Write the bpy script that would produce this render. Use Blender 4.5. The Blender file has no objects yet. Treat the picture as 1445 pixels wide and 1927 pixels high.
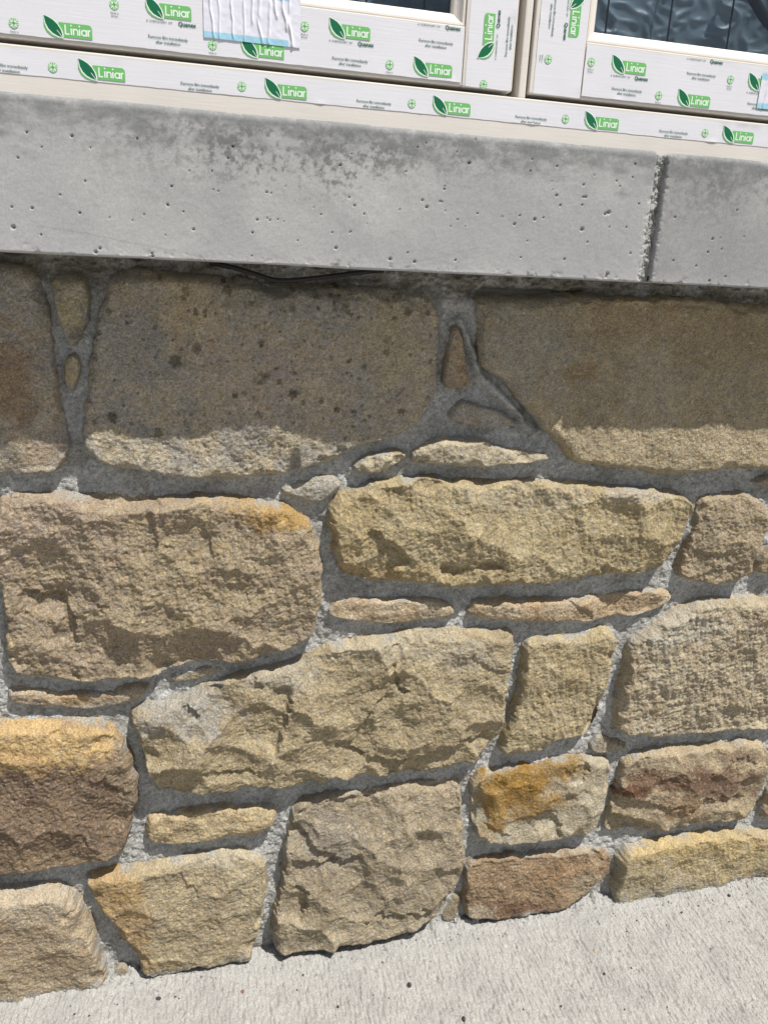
import bpy, math, random
import numpy as np

# ------------------------------------------------------------------ camera, sky, sun, exposure
scene = bpy.context.scene
col = scene.collection
FPX, CX, CY = 1447.0, 722.5, 963.5            # focal length and centre of the photograph in its pixels
_vx = np.array([6078.0, -163.0, FPX]); _vd = np.array([-229.0, 4572.0, FPX])
_X = _vx / np.linalg.norm(_vx)
_D = _vd - _X * np.dot(_X, _vd); _D /= np.linalg.norm(_D)
_Y = np.cross(_X, _D)
if _Y[2] < 0: _Y = -_Y
RW = np.stack([_X, _Y, -_D])                  # camera axes (right, down, forward) -> world
GZ = 0.0
CAMP = np.array([0.0, -0.85, 0.915])          # a phone held a little under a metre up, 0.85 m from the wall

def hit(u, v, y):                             # a point of the photograph on the upright plane at depth y
    d = RW @ np.array([(u - CX) / FPX, (v - CY) / FPX, 1.0])
    return CAMP + d * ((y - CAMP[1]) / d[1])
def hits(pts, y):
    return np.array([hit(u, v, y) for u, v in pts])
def ghit(u, v, z=0.0):                        # the same on the ground
    d = RW @ np.array([(u - CX) / FPX, (v - CY) / FPX, 1.0])
    return CAMP + d * ((z - CAMP[2]) / d[2])

from mathutils import Matrix, Vector
cam_d = bpy.data.cameras.new('camera'); cam = bpy.data.objects.new('camera', cam_d); col.objects.link(cam)
cam_d.sensor_fit = 'HORIZONTAL'; cam_d.sensor_width = 36.0; cam_d.lens = 36.0 * FPX / 1445.0
cam_d.clip_start = 0.02; cam_d.clip_end = 500
r_, d_, f_ = RW[:, 0], RW[:, 1], RW[:, 2]
cam.matrix_world = Matrix(((r_[0], -d_[0], -f_[0], CAMP[0]), (r_[1], -d_[1], -f_[1], CAMP[1]),
                           (r_[2], -d_[2], -f_[2], CAMP[2]), (0, 0, 0, 1)))
scene.camera = cam

SUN = Vector((0.78, -1.0, 2.7)).normalized()  # towards the sun: high, in front of the wall, from the right
elev = math.asin(SUN.z); azim = math.atan2(SUN.x, SUN.y)
world = bpy.data.worlds.new('World'); scene.world = world; world.use_nodes = True
wn = world.node_tree.nodes; wl = world.node_tree.links
sky = wn.new('ShaderNodeTexSky'); sky.sky_type = 'NISHITA'; sky.sun_disc = False
sky.sun_elevation = elev; sky.sun_rotation = azim; sky.dust_density = 2.5; sky.ozone_density = 0.6
wl.new(sky.outputs[0], wn['Background'].inputs[0]); wn['Background'].inputs[1].default_value = 0.058
sun_d = bpy.data.lights.new('sun', 'SUN'); sun_d.energy = 5.0; sun_d.angle = math.radians(0.53); sun_d.color = (1.0, 0.965, 0.92)
sun = bpy.data.objects.new('sun', sun_d); col.objects.link(sun)
sun.rotation_euler = SUN.to_track_quat('Z', 'Y').to_euler(); sun.location = (2, -3, 6)
scene.view_settings.view_transform = 'Standard'; scene.view_settings.look = 'None'
scene.view_settings.exposure = 0.27; scene.view_settings.gamma = 1.0; scene.view_settings.use_curve_mapping = False
scene.render.engine = 'CYCLES'
scene.cycles.max_bounces = 5; scene.cycles.diffuse_bounces = 3; scene.cycles.glossy_bounces = 2

# ------------------------------------------------------------------ helpers
rng = np.random.default_rng(7)
_perm = rng.permutation(1024); _ang = rng.random(1024) * 2 * np.pi
_gx, _gy = np.cos(_ang), np.sin(_ang)
def pn(x, y, seed=0):                         # gradient noise, about -1..1
    ca, sa = math.cos(0.6 + seed * 2.399), math.sin(0.6 + seed * 2.399)
    x, y = x * ca - y * sa + seed * 37.17, x * sa + y * ca + seed * 91.71
    xi = np.floor(x).astype(np.int64); yi = np.floor(y).astype(np.int64)
    xf = x - xi; yf = y - yi
    u = xf * xf * xf * (xf * (xf * 6 - 15) + 10); v = yf * yf * yf * (yf * (yf * 6 - 15) + 10)
    def g(i, j, fx, fy):
        h = _perm[(_perm[(xi + i) & 1023] + yi + j) & 1023]
        return _gx[h] * fx + _gy[h] * fy
    a = g(0, 0, xf, yf); b = g(1, 0, xf - 1, yf); c = g(0, 1, xf, yf - 1); d = g(1, 1, xf - 1, yf - 1)
    return 1.5 * (a + u * (b - a) + v * (c + u * (d - c) - (a + u * (b - a))))
def fbm(x, y, wlen, octs, seed=0, gain=0.5):
    s = np.zeros_like(x); a = 1.0; k = 1.0 / wlen
    for o in range(octs):
        s += a * pn(x * k, y * k, seed + o * 3.3); a *= gain; k *= 2.03
    return s
def sst(x, a, b):
    t = np.clip((x - a) / (b - a), 0, 1); return t * t * (3 - 2 * t)
def srgb(c, k=1.0):
    c = np.array(c, float) / 255.0
    return np.where(c <= 0.04045, c / 12.92, ((c + 0.055) / 1.055) ** 2.4) * k
def tone(c, k, sat):
    c = np.array(c, float); g = c @ [.3, .59, .11]; return srgb(g + (c - g) * sat, k)
def mix(a, b, t):
    return a + (b - a) * t[..., None]

def sdf_poly(px, pz, poly):                   # signed distance, positive inside
    A = np.asarray(poly); B = np.roll(A, -1, 0)
    best = np.full(px.shape, 1e9); inside = np.zeros(px.shape, bool)
    for (ax, az), (bx, bz) in zip(A, B):
        ex, ez = bx - ax, bz - az
        t = np.clip(((px - ax) * ex + (pz - az) * ez) / (ex * ex + ez * ez + 1e-12), 0, 1)
        best = np.minimum(best, (px - ax - t * ex) ** 2 + (pz - az - t * ez) ** 2)
        cross = ((az > pz) != (bz > pz)) & (px < (bx - ax) * (pz - az) / (bz - az + 1e-15) + ax)
        inside ^= cross
    return np.where(inside, 1, -1) * np.sqrt(best)
def chaikin(p, n=1):
    p = np.asarray(p, float)
    for _ in range(n):
        q = np.roll(p, -1, 0)
        p = np.stack([0.8 * p + 0.2 * q, 0.2 * p + 0.8 * q], 1).reshape(-1, 2)
    return p

def grid_mesh(name, P, mat, keep=None, colr=None, parent=None, flip=False):
    ny, nx = P.shape[:2]
    idx = np.arange(ny * nx).reshape(ny, nx)
    q = np.stack([idx[:-1, :-1], idx[:-1, 1:], idx[1:, 1:], idx[1:, :-1]], -1)
    q = q[keep] if keep is not None else q.reshape(-1, 4)
    if flip: q = q[:, ::-1]
    used = np.unique(q); remap = np.zeros(ny * nx, np.int64); remap[used] = np.arange(len(used))
    V = P.reshape(-1, 3)[used]; q = remap[q]
    return raw_mesh(name, V, q, mat, colr.reshape(-1, 3)[used] if colr is not None else None, parent)
def raw_mesh(name, V, q, mat, C=None, parent=None, smooth=True):
    me = bpy.data.meshes.new(name)
    me.vertices.add(len(V)); me.vertices.foreach_set('co', np.ascontiguousarray(V, np.float32).ravel())
    me.loops.add(q.size); me.loops.foreach_set('vertex_index', np.ascontiguousarray(q, np.int32).ravel())
    me.polygons.add(len(q))
    me.polygons.foreach_set('loop_start', np.arange(0, q.size, q.shape[1], dtype=np.int32))
    me.polygons.foreach_set('loop_total', np.full(len(q), q.shape[1], np.int32))
    me.polygons.foreach_set('use_smooth', np.full(len(q), smooth))
    if C is not None:
        at = me.color_attributes.new('tint', 'FLOAT_COLOR', 'POINT')
        at.data.foreach_set('color', np.concatenate([C, np.ones((len(C), 1))], 1).astype(np.float32).ravel())
    me.update(calc_edges=True); me.validate()
    return link(name, me, mat, parent)
def link(name, me, mat=None, parent=None):
    if mat is not None and not me.materials: me.materials.append(mat)
    o = bpy.data.objects.new(name, me); col.objects.link(o)
    if parent is not None: o.parent = parent
    return o
def tag(o, label=None, cat=None, group=None, kind=None):
    if label: o['label'] = label
    if cat: o['category'] = cat
    if group: o['group'] = group
    if kind: o['kind'] = kind
    return o
def empty(name, loc=(0, 0, 0)):
    o = bpy.data.objects.new(name, None); col.objects.link(o); o.location = loc; o.empty_display_size = 0.05
    return o

# ------------------------------------------------------------------ materials
def material(name):
    m = bpy.data.materials.new(name); m.use_nodes = True
    nt = m.node_tree; return m, nt, nt.nodes['Principled BSDF']
def nd(nt, t, **kw):
    n = nt.nodes.new(t)
    for k, v in kw.items():
        if k in n.inputs: n.inputs[k].default_value = v
        else: setattr(n, k, v)
    return n
def tint_material(name, grain=0.35, gscale=900, bump=0.4, bscale=(420, 1300), bdist=0.0008, rough=0.92, spec=0.15, use_attr=True, base=(0.5, 0.5, 0.5)):
    m, nt, b = material(name); L = nt.links
    geo = nd(nt, 'ShaderNodeNewGeometry')
    n1 = nd(nt, 'ShaderNodeTexNoise', Scale=gscale, Detail=2.0, Roughness=0.7)
    L.new(geo.outputs['Position'], n1.inputs['Vector'])
    r = nd(nt, 'ShaderNodeMapRange'); r.inputs[1].default_value = 0.25; r.inputs[2].default_value = 0.75
    r.inputs[3].default_value = 1 - grain; r.inputs[4].default_value = 1 + grain
    L.new(n1.outputs['Fac'], r.inputs[0])
    mul = nd(nt, 'ShaderNodeMix', data_type='RGBA', blend_type='MULTIPLY'); mul.inputs[0].default_value = 1
    if use_attr:
        at = nd(nt, 'ShaderNodeAttribute', attribute_name='tint'); L.new(at.outputs['Color'], mul.inputs[6])
    else: mul.inputs[6].default_value = (*base, 1)
    L.new(r.outputs[0], mul.inputs[7]); L.new(mul.outputs[2], b.inputs['Base Color'])
    b.inputs['Roughness'].default_value = rough; b.inputs['Specular IOR Level'].default_value = spec
    a1 = nd(nt, 'ShaderNodeTexNoise', Scale=bscale[0], Detail=2.0, Roughness=0.65); L.new(geo.outputs['Position'], a1.inputs['Vector'])
    a2 = nd(nt, 'ShaderNodeTexVoronoi', Scale=bscale[1]); L.new(geo.outputs['Position'], a2.inputs['Vector'])
    ad = nd(nt, 'ShaderNodeMath', operation='MULTIPLY_ADD'); L.new(a2.outputs['Distance'], ad.inputs[0]); ad.inputs[1].default_value = 0.35
    L.new(a1.outputs['Fac'], ad.inputs[2])
    bp = nd(nt, 'ShaderNodeBump', Strength=bump, Distance=bdist); L.new(ad.outputs[0], bp.inputs['Height']); L.new(bp.outputs[0], b.inputs['Normal'])
    return m
M_STONE = tint_material('sandstone', grain=0.46, gscale=480, bump=0.9, bscale=(340, 950), bdist=0.0019)
M_MORTAR = tint_material('mortar', grain=0.40, gscale=420, bump=0.9, bscale=(380, 800), bdist=0.0018)
M_SILL = tint_material('cast_concrete', grain=0.12, gscale=420, bump=0.35, bscale=(200, 900), bdist=0.0005, rough=0.8)
M_GROUND = tint_material('brushed_concrete', grain=0.28, gscale=500, bump=1.0, bscale=(380, 900), bdist=0.002)
def plain(name, c, rough=0.5, spec=0.4):
    m, nt, b = material(name); b.inputs['Base Color'].default_value = (*c, 1)
    b.inputs['Roughness'].default_value = rough; b.inputs['Specular IOR Level'].default_value = spec
    return m

# ------------------------------------------------------------------ the stone wall
wall = empty('stone_wall', (0.3, 0, 0)); wall_inv = Matrix.Translation((-0.3, 0, 0))
tag(wall, 'random rubble wall of rough buff sandstone blocks bedded in grey mortar', 'wall', kind='thing')
STEP = 0.00115
T = lambda *c: c
DEF = dict(P=17, R=10, dome=2, scal=2.2, sr=55, mid=1.6, fine=0.75, tool=0.5, tx=0, tz=0, c=(180, 160, 122), c2=(165, 148, 118), dents=(), scarps=(), spots=(), lichen=0, edge=1.0)
STONES = [
 dict(pts=[(-160,500),(0,497),(35,500),(60,508),(75,525),(87,570),(98,630),(105,700),(112,750),(120,800),(131,835),(122,868),(103,891),(50,892),(0,895),(-160,895),(-175,700)],
      k=1.17, sat=.62, c=(172,156,126), c2=(158,148,130), scal=0.8, fine=0.6, tool=0.1, R=9, spots=[(15,700,60,110,(150,112,72),.6),(40,560,70,60,(150,145,135),.6),(70,850,60,30,(188,158,125),.5)]),
 dict(pts=[(102,522),(155,520),(167,550),(165,590),(150,630),(137,650),(127,635),(112,595),(102,555)], P=15, k=1.2, c=(170,155,118), c2=(160,150,125), scal=.6, R=6),
 dict(pts=[(130,670),(145,667),(148,695),(137,737),(127,720),(124,690)], P=13, k=1.2, c=(172,154,116), scal=.4, R=5),
 dict(pts=[(197,540),(215,517),(260,508),(310,511),(350,517),(425,522),(475,530),(500,542),(575,542),(650,540),(722,542),(767,550),(807,555),(819,585),(825,625),(823,700),(819,740),(804,770),(787,800),(757,817),(722,830),(690,836),(645,857),(625,872),(525,895),(430,905),(350,900),(300,895),(250,882),(210,885),(175,867),(157,840),(152,805),(160,750),(167,685),(180,620),(192,575)],
      k=1.17, sat=.62, c=(178,162,130), c2=(162,154,138), scal=1.0, sr=90, mid=1.6, fine=.8, tool=0.1, R=13, P=19, dome=3, lichen=1, roughlow=(835,930),
      spots=[(250,640,110,110,(150,145,134),.7),(330,560,160,40,(168,150,112),.5),(600,560,200,30,(140,134,120),.5),(480,700,170,80,(184,160,135),.5),(360,600,60,50,(185,158,115),.5),(740,650,70,90,(176,160,118),.6)],
      dents=[(610,800,70,10,1.5)]),
 dict(pts=[(854,610),(862,625),(872,660),(877,700),(884,720),(882,727),(842,727),(836,717),(842,670),(847,630)], P=13, k=1.15, c=(178,150,115), scal=.5, R=5, spots=[(875,705,18,30,(168,128,92),.5)]),
 dict(pts=[(847,780),(864,752),(892,760),(922,770),(947,780),(967,792),(974,800),(937,799),(887,797),(849,788)], P=13, k=1.2, c=(168,162,150), c2=(160,150,135), scal=.5, R=5),
 dict(pts=[(774,862),(774,848),(797,832),(822,821),(867,821),(897,825),(932,837),(972,842),(1022,852),(1031,860),(1022,870),(972,877),(872,879),(797,875),(777,869)], P=21, c=(198,184,150), c2=(180,168,140), R=8, scal=1.5, sr=25, fine=1),
 dict(pts=[(666,874),(690,858),(720,848),(748,842),(760,848),(763,862),(748,875),(720,885),(690,892),(670,890)], P=19, c=(196,184,154), R=7, scal=1.2, sr=20, fine=1),
 dict(pts=[(897,562),(942,562),(992,566),(1072,560),(1172,560),(1272,560),(1372,570),(1445,577),(1565,585),(1580,730),(1565,880),(1445,883),(1387,880),(1347,886),(1297,890),(1257,894),(1197,886),(1132,876),(1092,875),(1074,866),(1062,845),(1037,820),(1002,785),(972,750),(942,710),(907,690),(899,675),(899,630),(895,585)],
      k=1.17, sat=.62, c=(176,156,116), c2=(164,146,108), scal=.7, sr=110, mid=1.1, fine=.6, tool=.45, R=11, P=18, roughlow=(850,930),
      spots=[(980,640,120,130,(164,156,136),.8),(1180,600,120,60,(172,146,100),.5),(1230,720,60,90,(182,170,140),.4),(1100,700,40,18,(160,125,70),.5),(1370,640,130,60,(166,140,98),.5)],
      scarps=[([(1045,682),(1075,690),(1115,712)],1.5,10)]),
 dict(pts=[(530,917),(565,905),(600,892),(630,898),(641,912),(620,932),(600,948),(570,938),(535,931)], P=11, c=(182,176,158), c2=(172,165,150), R=7, scal=1.2, sr=25),
 dict(pts=[(-12,960),(0,940),(15,930),(35,926),(100,927),(175,929),(240,929),(305,930),(360,929),(430,930),(480,937),(525,945),(555,960),(585,980),(595,1015),(605,1055),(607,1095),(602,1130),(597,1165),(595,1190),(565,1212),(520,1230),(460,1242),(400,1249),(340,1256),(295,1275),(225,1281),(160,1286),(100,1283),(50,1278),(22,1265),(10,1230),(11,1180),(7,1140),(-2,1080),(-14,1040)],
      c=(180,160,126), c2=(168,148,120), P=23, R=12, dome=6, scal=3.2, sr=42, mid=2.0, fine=1.15, tool=.9,
      spots=[(60,990,130,80,(182,158,134),.6),(540,965,110,35,(192,146,66),.85),(480,935,160,14,(196,165,110),.7),(380,1090,130,120,(176,156,112),.5),(80,1150,70,60,(160,140,112),.5)],
      dents=[(118,1135,60,32,7),(95,1165,35,45,4),(60,945,40,30,3)], scarps=[([(20,1122),(70,1120),(125,1128),(140,1160),(150,1215)],4.5,45),([(290,960),(300,1010),(285,1050)],2,25),([(375,965),(395,1010),(398,1040)],2,25)]),
 dict(pts=[(722,905),(772,894),(812,893),(837,899),(922,902),(1012,900),(1097,901),(1147,912),(1202,917),(1222,911),(1237,916),(1272,925),(1291,937),(1293,950),(1285,985),(1277,1010),(1262,1040),(1247,1060),(1212,1080),(1152,1085),(1102,1090),(1032,1097),(982,1100),(922,1106),(857,1106),(797,1103),(722,1099),(690,1097),(660,1087),(640,1075),(627,1045),(625,1005),(616,982),(620,955),(632,932),(655,917),(700,903)],
      c=(188,170,126), c2=(176,156,112), P=23, R=11, dome=5, scal=2.4, sr=45, mid=1.6, fine=1.05, tool=1.1,
      spots=[(660,1000,60,70,(186,160,104),.6),(720,1080,130,25,(178,146,90),.6),(1000,940,140,30,(190,176,144),.5),(1200,930,80,16,(180,172,156),.6)],
      dents=[(845,1068,26,12,5),(910,1064,26,9,4.5),(1160,965,30,20,2.5)], scarps=[([(690,990),(720,1005),(755,1030),(775,1062)],5.5,42),([(815,1080),(845,1060),(880,1066),(930,1052),(950,1068)],3.5,22),([(1040,1100),(1090,1080),(1150,1080),(1220,1060)],2.5,20)]),
 dict(pts=[(1317,932),(1347,930),(1382,923),(1407,927),(1432,940),(1440,960),(1434,995),(1427,1035),(1412,1075),(1392,1090),(1352,1103),(1312,1096),(1279,1090),(1277,1075),(1287,1040),(1297,1000),(1304,965),(1309,940)],
      c=(178,158,124), c2=(168,150,120), P=20, dome=5, scal=2.6, sr=35, fine=1.3, tool=.3, dents=[(1350,1070,45,22,3)], scarps=[([(1300,1035),(1350,1040),(1385,1035)],2.5,22)]),
 dict(pts=[(1422,1076),(1429,1045),(1444,1022),(1520,995),(1570,1050),(1530,1086),(1445,1083)], P=16),
 dict(pts=[(1414,903),(1427,897),(1445,895),(1500,893),(1515,905),(1500,913),(1445,911),(1420,909)], P=12, R=6, scal=.8, c=(190,180,152)),
 dict(pts=[(620,1142),(628,1126),(675,1123),(710,1127),(722,1130),(747,1125),(817,1125),(842,1132),(852,1148),(844,1158),(797,1166),(752,1172),(722,1170),(690,1170),(640,1165),(620,1157)], P=12, R=7, c=(198,178,144), c2=(186,160,124), scal=1.5, sr=28),
 dict(pts=[(879,1153),(892,1127),(947,1124),(1022,1124),(1072,1125),(1112,1122),(1157,1114),(1202,1110),(1252,1109),(1258,1121),(1232,1146),(1187,1156),(1147,1158),(1107,1171),(1047,1170),(962,1168),(907,1163)], P=13, R=8, c=(196,174,138), c2=(184,156,118), scal=2.0, sr=30, fine=.9, scarps=[([(1065,1130),(1110,1150),(1125,1168)],2.5,14)]),
 dict(pts=[(245,1347),(260,1335),(300,1320),(345,1310),(390,1287),(450,1265),(500,1252),(545,1247),(590,1225),(625,1210),(660,1202),(700,1197),(722,1194),(772,1182),(822,1177),(862,1179),(922,1177),(957,1185),(965,1195),(959,1240),(952,1280),(943,1330),(939,1365),(922,1390),(904,1425),(897,1433),(847,1443),(797,1453),(747,1458),(690,1463),(625,1468),(550,1483),(485,1483),(425,1493),(360,1496),(300,1493),(287,1475),(275,1445),(265,1400),(250,1365)],
      c=(184,166,126), c2=(172,154,116), P=25, R=11, dome=7, scal=4.2, sr=40, mid=2.2, fine=.95, tool=.5,
      spots=[(340,1335,110,50,(168,163,152),.85),(520,1270,90,35,(176,168,150),.6),(660,1215,90,25,(196,182,150),.5),(800,1215,110,35,(190,178,150),.5),(880,1240,70,30,(184,172,148),.5)],
      dents=[(752,1268,10,26,6),(700,1360,60,28,3)],
      scarps=[([(470,1262),(482,1280),(498,1286)],4,18),([(355,1318),(375,1345),(352,1362)],4,30),([(552,1290),(545,1330),(532,1365),(522,1420)],6,32),([(625,1390),(660,1392),(690,1330),(740,1300)],3.5,40),([(740,1245),(752,1285),(772,1300)],4.5,16),([(880,1225),(920,1255),(955,1262)],2.5,20),([(640,1400),(720,1425),(790,1415),(880,1385),(930,1370)],4.5,35),([(280,1440),(360,1435),(430,1450),(520,1440)],3,30)]),
 dict(pts=[(987,1200),(1022,1194),(1072,1197),(1090,1190),(1107,1182),(1137,1177),(1155,1192),(1153,1220),(1144,1260),(1134,1295),(1128,1320),(1133,1345),(1117,1375),(1072,1400),(1022,1412),(972,1421),(947,1423),(942,1410),(949,1380),(959,1350),(972,1305),(977,1260),(982,1220)],
      c=(190,172,130), c2=(180,160,116), P=19, R=9, dome=3, scal=1.6, sr=50, fine=1.0, tool=1.3),
 dict(pts=[(1180,1207),(1207,1180),(1247,1155),(1287,1135),(1322,1124),(1382,1119),(1445,1122),(1565,1130),(1580,1250),(1565,1372),(1445,1374),(1387,1377),(1327,1383),(1272,1388),(1212,1386),(1167,1382),(1155,1365),(1161,1320),(1168,1280),(1172,1240)],
      c=(190,175,144), c2=(180,162,130), P=21, R=11, dome=3, scal=1.7, sr=60, mid=1.6, fine=1.35, tool=1.4, spots=[(1260,1180,110,40,(188,182,164),.6)], dents=[(1340,1155,16,30,3),(1395,1352,90,16,3)]),
 dict(pts=[(1113,1396),(1122,1381),(1147,1387),(1174,1393),(1177,1405),(1157,1416),(1122,1416),(1111,1406)], P=9, R=6, c=(182,174,152), scal=.8, sr=18),
 dict(pts=[(18,1306),(22,1295),(45,1294),(90,1300),(150,1303),(210,1298),(265,1285),(282,1287),(260,1312),(220,1326),(175,1332),(125,1330),(65,1325),(25,1318)], P=10, R=7, c=(190,170,138), c2=(176,160,136), spots=[(130,1322,70,12,(194,150,90),.7),(45,1305,30,10,(205,165,95),.6)], scal=1, sr=25),
 dict(pts=[(322,1271),(362,1258),(412,1250),(420,1257),(382,1272),(332,1284)], P=6, R=5, c=(180,166,136), scal=.4),
 dict(pts=[(-130,1352),(0,1355),(50,1352),(115,1346),(165,1349),(200,1355),(220,1375),(240,1400),(250,1425),(260,1465),(261,1500),(250,1535),(247,1570),(235,1595),(200,1620),(150,1630),(100,1636),(50,1643),(0,1651),(-130,1660),(-150,1500)],
      c=(152,126,98), c2=(138,114,92), P=24, R=12, dome=5, scal=2.2, sr=60, mid=1.7, fine=1.1, tool=.4, 
      spots=[(60,1395,260,50,(212,172,104),1.0),(-30,1430,150,30,(204,160,92),.7),(235,1440,40,90,(160,138,108),.8),(120,1615,160,20,(165,140,100),.5)],
      dents=[(222,1545,22,16,5)], scarps=[([(195,1450),(215,1480),(250,1490)],2.5,25),([(150,1560),(170,1585),(190,1600)],2,15)]),
 dict(pts=[(276,1552),(280,1536),(300,1530),(350,1522),(400,1515),(450,1511),(505,1507),(518,1515),(518,1540),(505,1560),(470,1572),(425,1579),(375,1586),(325,1590),(280,1590),(275,1575)], P=16, R=8, c=(200,178,132), c2=(188,164,120), scal=1.8, sr=30, fine=.9, scarps=[([(290,1540),(360,1540),(450,1532)],2,14)]),
 dict(pts=[(161,1653),(190,1637),(225,1630),(280,1620),(340,1610),(400,1600),(440,1591),(490,1601),(502,1612),(503,1630),(500,1680),(493,1730),(483,1770),(472,1803),(425,1812),(360,1822),(320,1832),(280,1838),(265,1832),(261,1805),(240,1780),(220,1750),(200,1720),(178,1690)],
      c=(186,168,128), c2=(176,158,124), P=22, R=10, dome=4, scal=2.0, sr=55, mid=1.5, fine=.95, tool=.5,
      spots=[(205,1680,60,60,(202,158,88),.75),(240,1760,50,70,(194,150,86),.65),(300,1830,80,22,(190,150,90),.5),(400,1620,90,25,(198,186,156),.6),(470,1680,40,90,(194,180,140),.5)], scarps=[([(335,1640),(355,1670),(370,1665)],2,18)]),
 dict(pts=[(-120,1672),(0,1665),(50,1660),(100,1654),(130,1664),(150,1685),(165,1715),(180,1750),(187,1785),(198,1820),(202,1838),(190,1862),(150,1880),(100,1905),(0,1945),(-100,1975),(-135,1800)],
      c=(188,170,138), c2=(178,156,124), P=26, R=12, dome=5, scal=1.8, sr=60, mid=1.5, fine=.85, tool=.5, spots=[(60,1680,150,40,(196,180,152),.5),(60,1800,110,70,(182,154,116),.5)], dents=[(125,1720,14,9,3)]),
 dict(pts=[(212,1838),(220,1812),(235,1811),(242,1825),(238,1850),(214,1856)], P=10, R=5, c=(176,152,112), scal=.5),
 dict(pts=[(547,1525),(557,1512),(575,1502),(625,1487),(675,1484),(722,1479),(772,1470),(822,1466),(857,1461),(865,1480),(865,1520),(868,1560),(873,1595),(868,1625),(854,1660),(837,1700),(822,1720),(782,1743),(747,1755),(690,1768),(625,1776),(565,1790),(540,1793),(517,1787),(512,1750),(517,1705),(530,1655),(535,1605),(540,1560)],
      c=(176,160,130), c2=(164,148,120), P=24, R=11, dome=5, scal=4.0, sr=42, mid=2.0, fine=.8, tool=.7,
      spots=[(620,1580,70,60,(168,158,140),.6),(800,1520,70,60,(188,168,132),.5),(580,1720,60,60,(166,148,112),.5),(700,1740,140,25,(190,174,140),.5)],
      dents=[(545,1700,28,36,5),(845,1640,18,10,3)], scarps=[([(548,1545),(575,1570),(600,1600),(640,1612)],4.5,28),([(545,1615),(580,1622),(640,1616),(690,1600)],5,26),([(575,1665),(582,1700),(560,1740)],5,26),([(680,1725),(720,1710),(790,1712),(850,1665)],3.5,28),([(700,1540),(690,1510),(650,1500)],2.5,20),([(770,1590),(775,1545),(765,1500)],2.5,16)]),
 dict(pts=[(886,1468),(902,1447),(947,1442),(1002,1432),(1042,1425),(1082,1417),(1122,1419),(1143,1425),(1144,1455),(1139,1490),(1127,1530),(1124,1552),(1107,1568),(1062,1578),(1012,1586),(957,1591),(917,1587),(899,1576),(891,1550),(886,1510)],
      c=(192,180,150), c2=(182,168,138), P=20, R=9, dome=3, scal=2.6, sr=35, fine=.7, tool=.3,
      spots=[(980,1480,85,48,(172,124,40),1.0),(930,1520,25,55,(176,128,44),.9),(1060,1450,60,22,(166,124,52),.9),(1000,1520,50,28,(164,122,54),.8)],
      dents=[(1022,1548,26,16,5),(1085,1498,30,16,3)], scarps=[([(912,1470),(910,1510),(925,1555),(960,1572)],2.2,14),([(1000,1535),(1030,1522),(1048,1545),(1060,1575)],4,22),([(1100,1435),(1112,1445),(1098,1470),(1075,1485)],3.5,20)]),
 dict(pts=[(1166,1432),(1187,1412),(1247,1402),(1322,1397),(1372,1391),(1407,1386),(1432,1397),(1442,1415),(1440,1450),(1429,1490),(1412,1525),(1397,1541),(1347,1548),(1282,1558),(1232,1566),(1187,1568),(1147,1571),(1140,1560),(1147,1520),(1157,1480)],
      c=(188,168,130), c2=(180,160,126), P=20, R=9, dome=4, scal=2.8, sr=35, fine=.75, tool=.3,
      spots=[(1250,1470,95,22,(130,90,66),.85),(1350,1475,80,34,(134,96,74),.8),(1395,1425,50,12,(150,112,86),.6),(1185,1490,40,14,(120,74,48),.9),(1280,1520,40,28,(160,116,78),.7)],
      dents=[(1355,1510,35,14,3)], scarps=[([(1150,1508),(1200,1503),(1245,1518),(1290,1512)],3.5,22),([(1290,1530),(1330,1505),(1400,1500)],3.5,22),([(1370,1430),(1405,1420),(1420,1440)],2.5,16)]),
 dict(pts=[(1437,1542),(1434,1520),(1446,1480),(1530,1385),(1570,1500),(1530,1546),(1445,1545)], P=18, c=(176,148,112)),
 dict(pts=[(873,1628),(882,1615),(922,1607),(987,1602),(1052,1597),(1102,1590),(1142,1596),(1145,1610),(1139,1635),(1127,1655),(1097,1677),(1072,1702),(1022,1714),(972,1724),(912,1728),(876,1728),(871,1695),(874,1660)],
      c=(172,142,106), c2=(156,128,96), P=17, R=8, dome=3, scal=1.6, sr=35, fine=1.1, tool=.3,
      spots=[(1000,1608,160,10,(186,172,146),.85),(900,1660,28,40,(170,140,100),.8),(960,1710,110,14,(112,74,52),.7),(1060,1650,60,28,(172,130,84),.6),(1110,1670,50,22,(176,156,122),.8),(900,1718,40,16,(188,170,140),.7)], dents=[(1095,1680,22,10,2)]),
 dict(pts=[(1158,1602),(1182,1585),(1222,1577),(1287,1567),(1347,1557),(1382,1551),(1445,1560),(1545,1566),(1570,1650),(1545,1690),(1445,1700),(1300,1718),(1180,1730),(1150,1725),(1148,1705),(1152,1670),(1157,1630)],
      c=(196,174,122), c2=(184,166,128), P=19, R=10, dome=4, scal=1.8, sr=45, fine=.9, tool=.7, spots=[(1300,1590,180,24,(208,176,106),.7),(1300,1680,180,30,(180,168,138),.7)], dents=[(1290,1635,26,18,2.5)]),
 dict(pts=[(830,1726),(845,1700),(858,1678),(867,1690),(863,1718),(850,1740)], P=6, R=6, c=(180,164,130), scal=.6),
]

def stone_field(sp, seed):
    s = dict(DEF); s.update(sp)
    pts = np.array(s['pts'], float)
    P = s['P'] * 1e-3; R = s['R'] * 0.62e-3
    if s.get('world'): poly = pts
    else:
        t = (pts[:, 1] - pts[:, 1].min()) / np.ptp(pts[:, 1])
        poly = np.array([hit(u, v, -P * (0.1 + 0.7 * k))[[0, 2]] for (u, v), k in zip(pts, t)])
    poly = chaikin(poly, 1)
    return s, poly, P, R

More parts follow.
